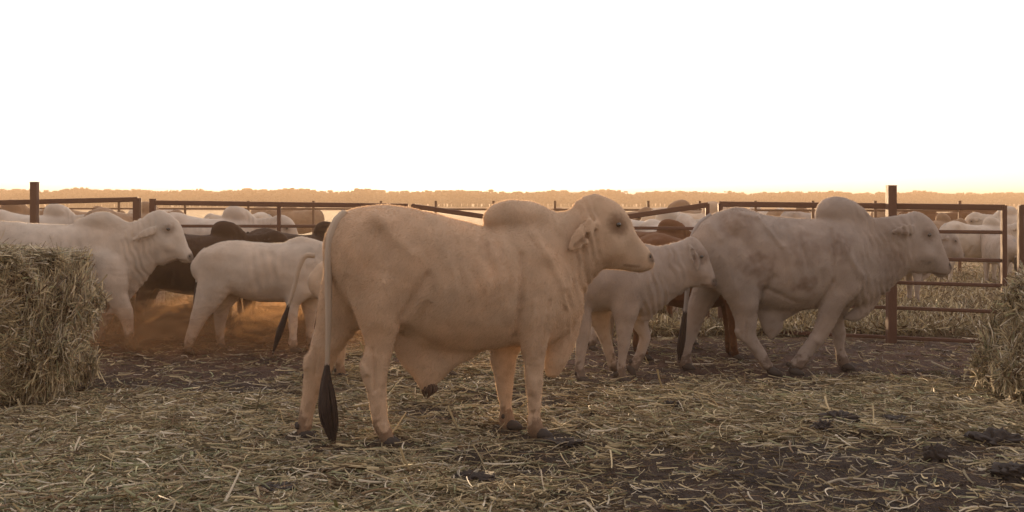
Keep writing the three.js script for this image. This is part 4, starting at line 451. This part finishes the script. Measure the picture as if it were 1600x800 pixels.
copyOf(standing, 'tan cow beyond the sloping rail left of the walking cow', px(1100, 18.6), 2.6, 1.0, COAT.tan);
copyOf(standing, 'pale cow beyond the panel, side on, right of the walking cow\'s muzzle', px(1520, 19.3), 0.12, 0.80, COAT.white);
copyOf(calf, 'pale calf beyond the panel seen from behind beside the end post', px(1567, 18.2), 1.5, 0.86, COAT.grey);
copyOf(standing, 'brown cow beyond the panel just past the walking cow\'s muzzle', px(1452, 20.6), 0.5, 0.84, COAT.tan);
copyOf(standing, 'white cow standing behind the end post at right', px(1610, 21.0), 2.9, 0.92, COAT.white);
copyOf(standing, 'pale cow whose legs show under the walking cow\'s neck', px(1392, 15.2), 0.1, 0.78, COAT.grey);
{
  const far = [[1478, 27, 2.9, 'brown', 'far brown cow above the walking cow\'s muzzle'], [1555, 31, 0.2, 'brown', 'far brown cow above the calf at right'], [1232, 30, 0.3, 'tan', 'far tan cow above the back of the walking cow'],
    [1200, 34, 2.7, 'white', 'far pale cow above the hip of the walking cow'], [1262, 27, 0.1, 'grey', 'far grey cow left of the walking cow\'s hump'], [1390, 38, 0.2, 'tan', 'far tan cow beside the tall rusty post'],
    [985, 30, 2.9, 'tan', 'far tan cow right of the bull\'s forehead'], [1040, 33, 0.2, 'white', 'far white cow above the sloping rail'], [890, 36, 0.1, 'tan', 'far tan cow between the bull\'s hump and poll'],
    [470, 33, 3.0, 'tan', 'far cow lost in the sun glow'], [130, 30, 0.2, 'tan', 'far tan cow right of the tall left post'], [250, 34, 2.9, 'white', 'far pale cow at the double post'], [10, 33, 0.1, 'white', 'far white cow at the left edge']];
  for (const [p, d, turn, m, label] of far) copyOf(standing, label, px(p, d), turn, 0.9, COAT[m]);
}

// ---------------------------------------------------------------- straw
function bladeShape(len, w, bend, curl) {                        // a folded straw stalk, lying along x, bent sideways and up
  const n = 4, pos = [], idx = [];
  for (let i = 0; i <= n; i++) {
    const t = i / n, x = (t - 0.5) * len, z = bend * len * (4 * t * (1 - t) - 0.5), y = curl * len * (t - 0.5) ** 2 * 2, ww = w * (1 - 0.55 * t);
    pos.push(x, y, z - ww / 2, x, y + ww * 0.35, z, x, y, z + ww / 2);
  }
  for (let i = 0; i < n; i++) for (const k of [0, 1]) { const a = i * 3 + k; idx.push(a, a + 1, a + 3, a + 1, a + 4, a + 3); }
  const g = new THREE.BufferGeometry(); g.setAttribute('position', new THREE.Float32BufferAttribute(pos, 3)); g.setIndex(idx); g.computeVertexNormals(); return g;
}
const blades = [bladeShape(1, 0.03, 0.02, 0.02), bladeShape(1, 0.04, 0.10, 0.10), bladeShape(1, 0.05, -0.09, 0.10), bladeShape(1, 0.075, 0.05, -0.06)];
const strawMat = new THREE.MeshPhysicalMaterial({ color: 0xffffff, roughness: 0.7, specularIntensity: 0.5, side: THREE.DoubleSide });
function strawColor(R, green, c) {
  const v = R(), k = 0.27 + 0.83 * R();
  if (v < 0.16) c.setRGB(0.70 * k, 0.61 * k, 0.45 * k); else if (v < 0.16 + green) c.setRGB(0.38 * k, 0.38 * k, 0.21 * k); else if (v < 0.82) c.setRGB(0.56 * k, 0.455 * k, 0.265 * k); else c.setRGB(0.26 * k, 0.175 * k, 0.10 * k);
  return c;
}
function strawMass(name, count, seed, place, parent, green = 0.2) {
  const R = rng(seed), lists = blades.map(() => []), c = new THREE.Color();
  for (let i = 0; i < count; i++) { const p = place(R); if (!p) continue; lists[Math.floor(R() * 4)].push([p, strawColor(R, typeof green === 'function' ? green(p) : green, c).toArray()]); }
  lists.forEach((L, i) => {
    const im = new THREE.InstancedMesh(blades[i], strawMat, L.length); im.name = name; im.userData.kind = 'stuff'; im.castShadow = im.receiveShadow = true;
    L.forEach(([m, col], k) => { im.setMatrixAt(k, m); im.setColorAt(k, c.setRGB(...col)); });
    parent.add(im);
  });
}
const M = (x, y, z, yaw, pitch, roll, s, wd = s) => new THREE.Matrix4().compose(new THREE.Vector3(x, y, z), new THREE.Quaternion().setFromEuler(new THREE.Euler(roll, yaw, pitch, 'YZX')), new THREE.Vector3(s, wd, wd));
const feet = [bull, walker, heifer].flatMap((o) => { o.updateMatrixWorld(true); return o.children.filter((m) => m.name === 'hoof').map((m) => { const v = m.getWorldPosition(new THREE.Vector3()); return [v.x, v.z]; }); });
{
  const litter = new THREE.Group(); litter.name = 'straw_litter'; litter.userData = { kind: 'stuff', label: 'loose straw scattered over the trampled ground', category: 'straw' }; scene.add(litter);
  strawMass('straw', 200000, 301, (R) => {
    const d = 3.9 + (R() ** 1.25) * 8.2, z = -d, x = (R() * 2 - 1) * (d * 0.53 + 0.4), cov = strawCover(x, z);
    if (R() > 0.10 + 0.9 * cov * cov) return null;
    if (d < 10 && R() < 0.85 && feet.some(([fx, fz]) => (x - fx) ** 2 + (z - fz - 0.05) ** 2 < 0.026)) return null;   // trodden away round the hooves
    const up = R(), s = (0.09 + 0.27 * R() * R() + (up > 0.985 ? 0.1 : 0) + (R() < 0.05 ? 0.22 : 0)) * (0.75 + 0.25 * cov), clump = n2(x * 2.5 + 40, z * 2.5) * 1.6;
    return M(x, groundHeight(x, z) + 0.004 + R() * R() * 0.045 * cov, z, clump + (R() - 0.5) * 2.6, (R() - 0.5) * (up > 0.985 ? 2.2 : up > 0.85 ? 0.7 : 0.22), R() * 3, s, 0.13 + R() * R() * 0.2);
  }, litter, (m) => 0.10 + 0.25 * sstep(0.5, -2.5, m.elements[12]) * sstep(7.5, 5, -m.elements[14]));
  // dry stubble beyond the rails
  strawMass('stubble', 60000, 302, (R) => {
    const d = 11.9 + R() * R() * 16, x = (R() * 2 - 1) * (d * 0.55), s = 0.10 + R() * 0.16;
    return M(x, 0.03 + s * 0.3, -d, R() * 6.3, (R() - 0.5) * 2.4, R() * 3, s, 0.2 + R() * 0.2);
  }, litter, 0.02);
}
// ---------------------------------------------------------------- hay: a rough core and stalks over all its faces
const coreMat = new THREE.MeshStandardMaterial({ color: new THREE.Color().setRGB(0.06, 0.042, 0.024), roughness: 1 });
function hay(name, label, category, size, at, turn, count, seed, fray, shapeFn) {
  const o = thing(name, label, category); o.position.set(at[0], 0, at[1]); o.rotation.y = turn;
  const [sx, sy, sz] = size, S = 26, g = new THREE.BoxGeometry(1, 1, 1, S, S, S), p = g.attributes.position, v = new THREE.Vector3();
  const surf = (x, y, z, out) => {                               // unit cube point to the lumpy pile
    v.set(x, y, z); v.multiplyScalar(0.5 / Math.pow(Math.abs(x) ** 4.5 + Math.abs(y) ** 4.5 + Math.abs(z) ** 4.5, 1 / 4.5));
    const e = 1 + 0.09 * n3(v.x * 3 + seed, v.y * 3, v.z * 3) + 0.05 * n3(v.x * 8, v.y * 9 + seed, v.z * 9);
    const f = shapeFn ? shapeFn(v.y + 0.5) : 1; return out.set(v.x * e * sx * f, (v.y + 0.5) * sy * (v.y > 0 ? e : 1), v.z * e * sz * f);
  };
  for (let i = 0; i < p.count; i++) { const q = surf(p.getX(i), p.getY(i), p.getZ(i), new THREE.Vector3()); p.setXYZ(i, q.x * 0.97, q.y * 0.985, q.z * 0.97); }
  g.computeVertexNormals(); mesh('core', g, coreMat, o);
  const a = new THREE.Vector3(), b = new THREE.Vector3(), c = new THREE.Vector3(), t = new THREE.Vector3(), n = new THREE.Vector3(), dir = new THREE.Vector3(), m4 = new THREE.Matrix4(), side = new THREE.Vector3();
  strawMass('stalk', count, seed, (R) => {
    const f = R(), u = R() - 0.5, w = R() - 0.5;
    if (f < 0.42) { surf(u, w, 0.5, a); n.set(0, 0, 1); t.set(1, 0, 0); } else if (f < 0.66) { const s = R() < 0.5 ? 1 : -1; surf(s * 0.5, u, w, a); n.set(s, 0, 0); t.set(0, 0, 1); } else if (f < 0.95) { surf(u, 0.5, w, a); n.set(0, 1, 0); t.set(1, 0, 0); } else { surf(u, w, -0.5, a); n.set(0, 0, -1); t.set(1, 0, 0); }
    b.crossVectors(n, t); const layer = n2(a.x * 1.5 + a.z + seed, a.y * 5) , ang = layer * 1.3 + (R() - 0.5) * 2.0;
    dir.copy(t).multiplyScalar(Math.cos(ang)).addScaledVector(b, Math.sin(ang)).addScaledVector(n, (R() - 0.42) * (R() < fray ? 2.0 : 0.45)).normalize();
    c.copy(n).addScaledVector(dir, -n.dot(dir)).normalize(); side.crossVectors(dir, c);
    const s = 0.09 + 0.28 * R() * R() + (R() < fray ? 0.1 : 0), wd = 0.17 + 0.26 * R() * R(), off = (R() - 0.25) * 0.035;
    m4.makeBasis(dir.clone().multiplyScalar(s), c.clone().multiplyScalar(wd), side.clone().multiplyScalar(wd)); m4.setPosition(a.x + n.x * off, Math.max(0.01, a.y + n.y * off), a.z + n.z * off);
    return m4.clone();
  }, o, 0.08);
  return o;
}
hay('hay_bale', 'large ragged hay bale cut off by the left edge of the picture', 'hay bale', [2.6, 1.17, 1.35], [-4.86, -8.1], 0.02, 48000, 401, 0.10, (y) => 1 + 0.06 * sstep(0.35, 0, y));
hay('hay_pile', 'frayed heap of loose hay at the right edge of the picture', 'hay pile', [1.9, 1.0, 1.2], [4.85, -8.0], -0.1, 40000, 402, 0.28, (y) => 1.12 - 0.42 * y);

// ---------------------------------------------------------------- manure and mud clods
{
  const clodMat = new THREE.MeshStandardMaterial({ color: new THREE.Color().setRGB(0.028, 0.019, 0.014), roughness: 0.8 });
  const clods = [[1556, 697, 0.17, 0.07, 'wide dark manure pat near the right edge'], [1461, 722, 0.07, 0.06, 'small upright dark clod below the manure pat at right'], [1310, 664, 0.13, 0.045, 'dark manure pat beside a long bent stalk'],
    [1402, 661, 0.14, 0.03, 'flat dark pat in the straw strip at right'], [745, 756, 0.13, 0.035, 'flat dark clod under straw below the bull\'s belly'], [432, 772, 0.12, 0.03, 'dark clod at the bottom left of centre'],
    [880, 697, 0.11, 0.02, 'trodden dark mud in front of the bull\'s forefeet'], [1050, 641, 0.06, 0.04, 'small dark clod right of the bull, in mid ground'], [1580, 742, 0.1, 0.04, 'dark clod in the lower right corner'], [1285, 676, 0.07, 0.05, 'small clod left of the bent-stalk pat']];
  clods.forEach(([p, q, r, h, label], i) => {
    const d = EYE * 1570 / (q - 315), g = new THREE.SphereGeometry(1, 28, 18), a = g.attributes.position;
    for (let k = 0; k < a.count; k++) { const x = a.getX(k), y = a.getY(k), z = a.getZ(k), e = 1 + 0.45 * n3(x * 1.6 + i * 7, y * 1.6, z * 1.6) + 0.28 * n3(x * 4, y * 4 + i, z * 4) + 0.07 * n3(x * 11, y * 11, z * 11 + i); a.setXYZ(k, x * e * r, y * e * h, z * e * r * 0.8); }
    g.computeVertexNormals();
    const m = mesh(numbered('manure_clod'), g, clodMat, scene), x = (p - 800) / 1570 * d; m.position.set(x, groundHeight(x, -d) + h * 0.35, -d); m.userData = { label, category: 'clod', group: 'manure and mud clods' };
  });
}
// ---------------------------------------------------------------- dust kicked up among the legs on the left
{
  const dustMat = new THREE.MeshPhysicalMaterial({ color: new THREE.Color().setRGB(0.85, 0.50, 0.25), roughness: 1, transmission: 0.8, thickness: 0, specularIntensity: 0, transparent: true, opacity: 0.045, depthWrite: false });
  const R = rng(808), gs = [];
  for (let i = 0; i < 46; i++) {
    const g = new THREE.IcosahedronGeometry(1, 3), a = g.attributes.position, x = -4.6 + R() * 2.9, z = -10.2 - R() * 2.6, s = 0.35 + R() * 0.5, hgt = 0.16 + R() * 0.22, k = i * 3.7;
    for (let q = 0; q < a.count; q++) { const px_ = a.getX(q), py = a.getY(q), pz = a.getZ(q), e = 1 + 0.3 * n3(px_ * 1.3 + k, py * 1.3, pz * 1.3); a.setXYZ(q, x + px_ * s * e, Math.max(0.06, hgt * 0.9 + py * hgt * e), z + pz * s * e); }
    g.computeVertexNormals(); g.deleteAttribute('uv'); gs.push(g);
  }
  structure(mesh('dust_cloud', mergeGeometries(gs), dustMat), 'stuff', 'thin low dust drifting round the legs at left', 'dust');
}
shade(scene);
renderer.render(scene, camera);
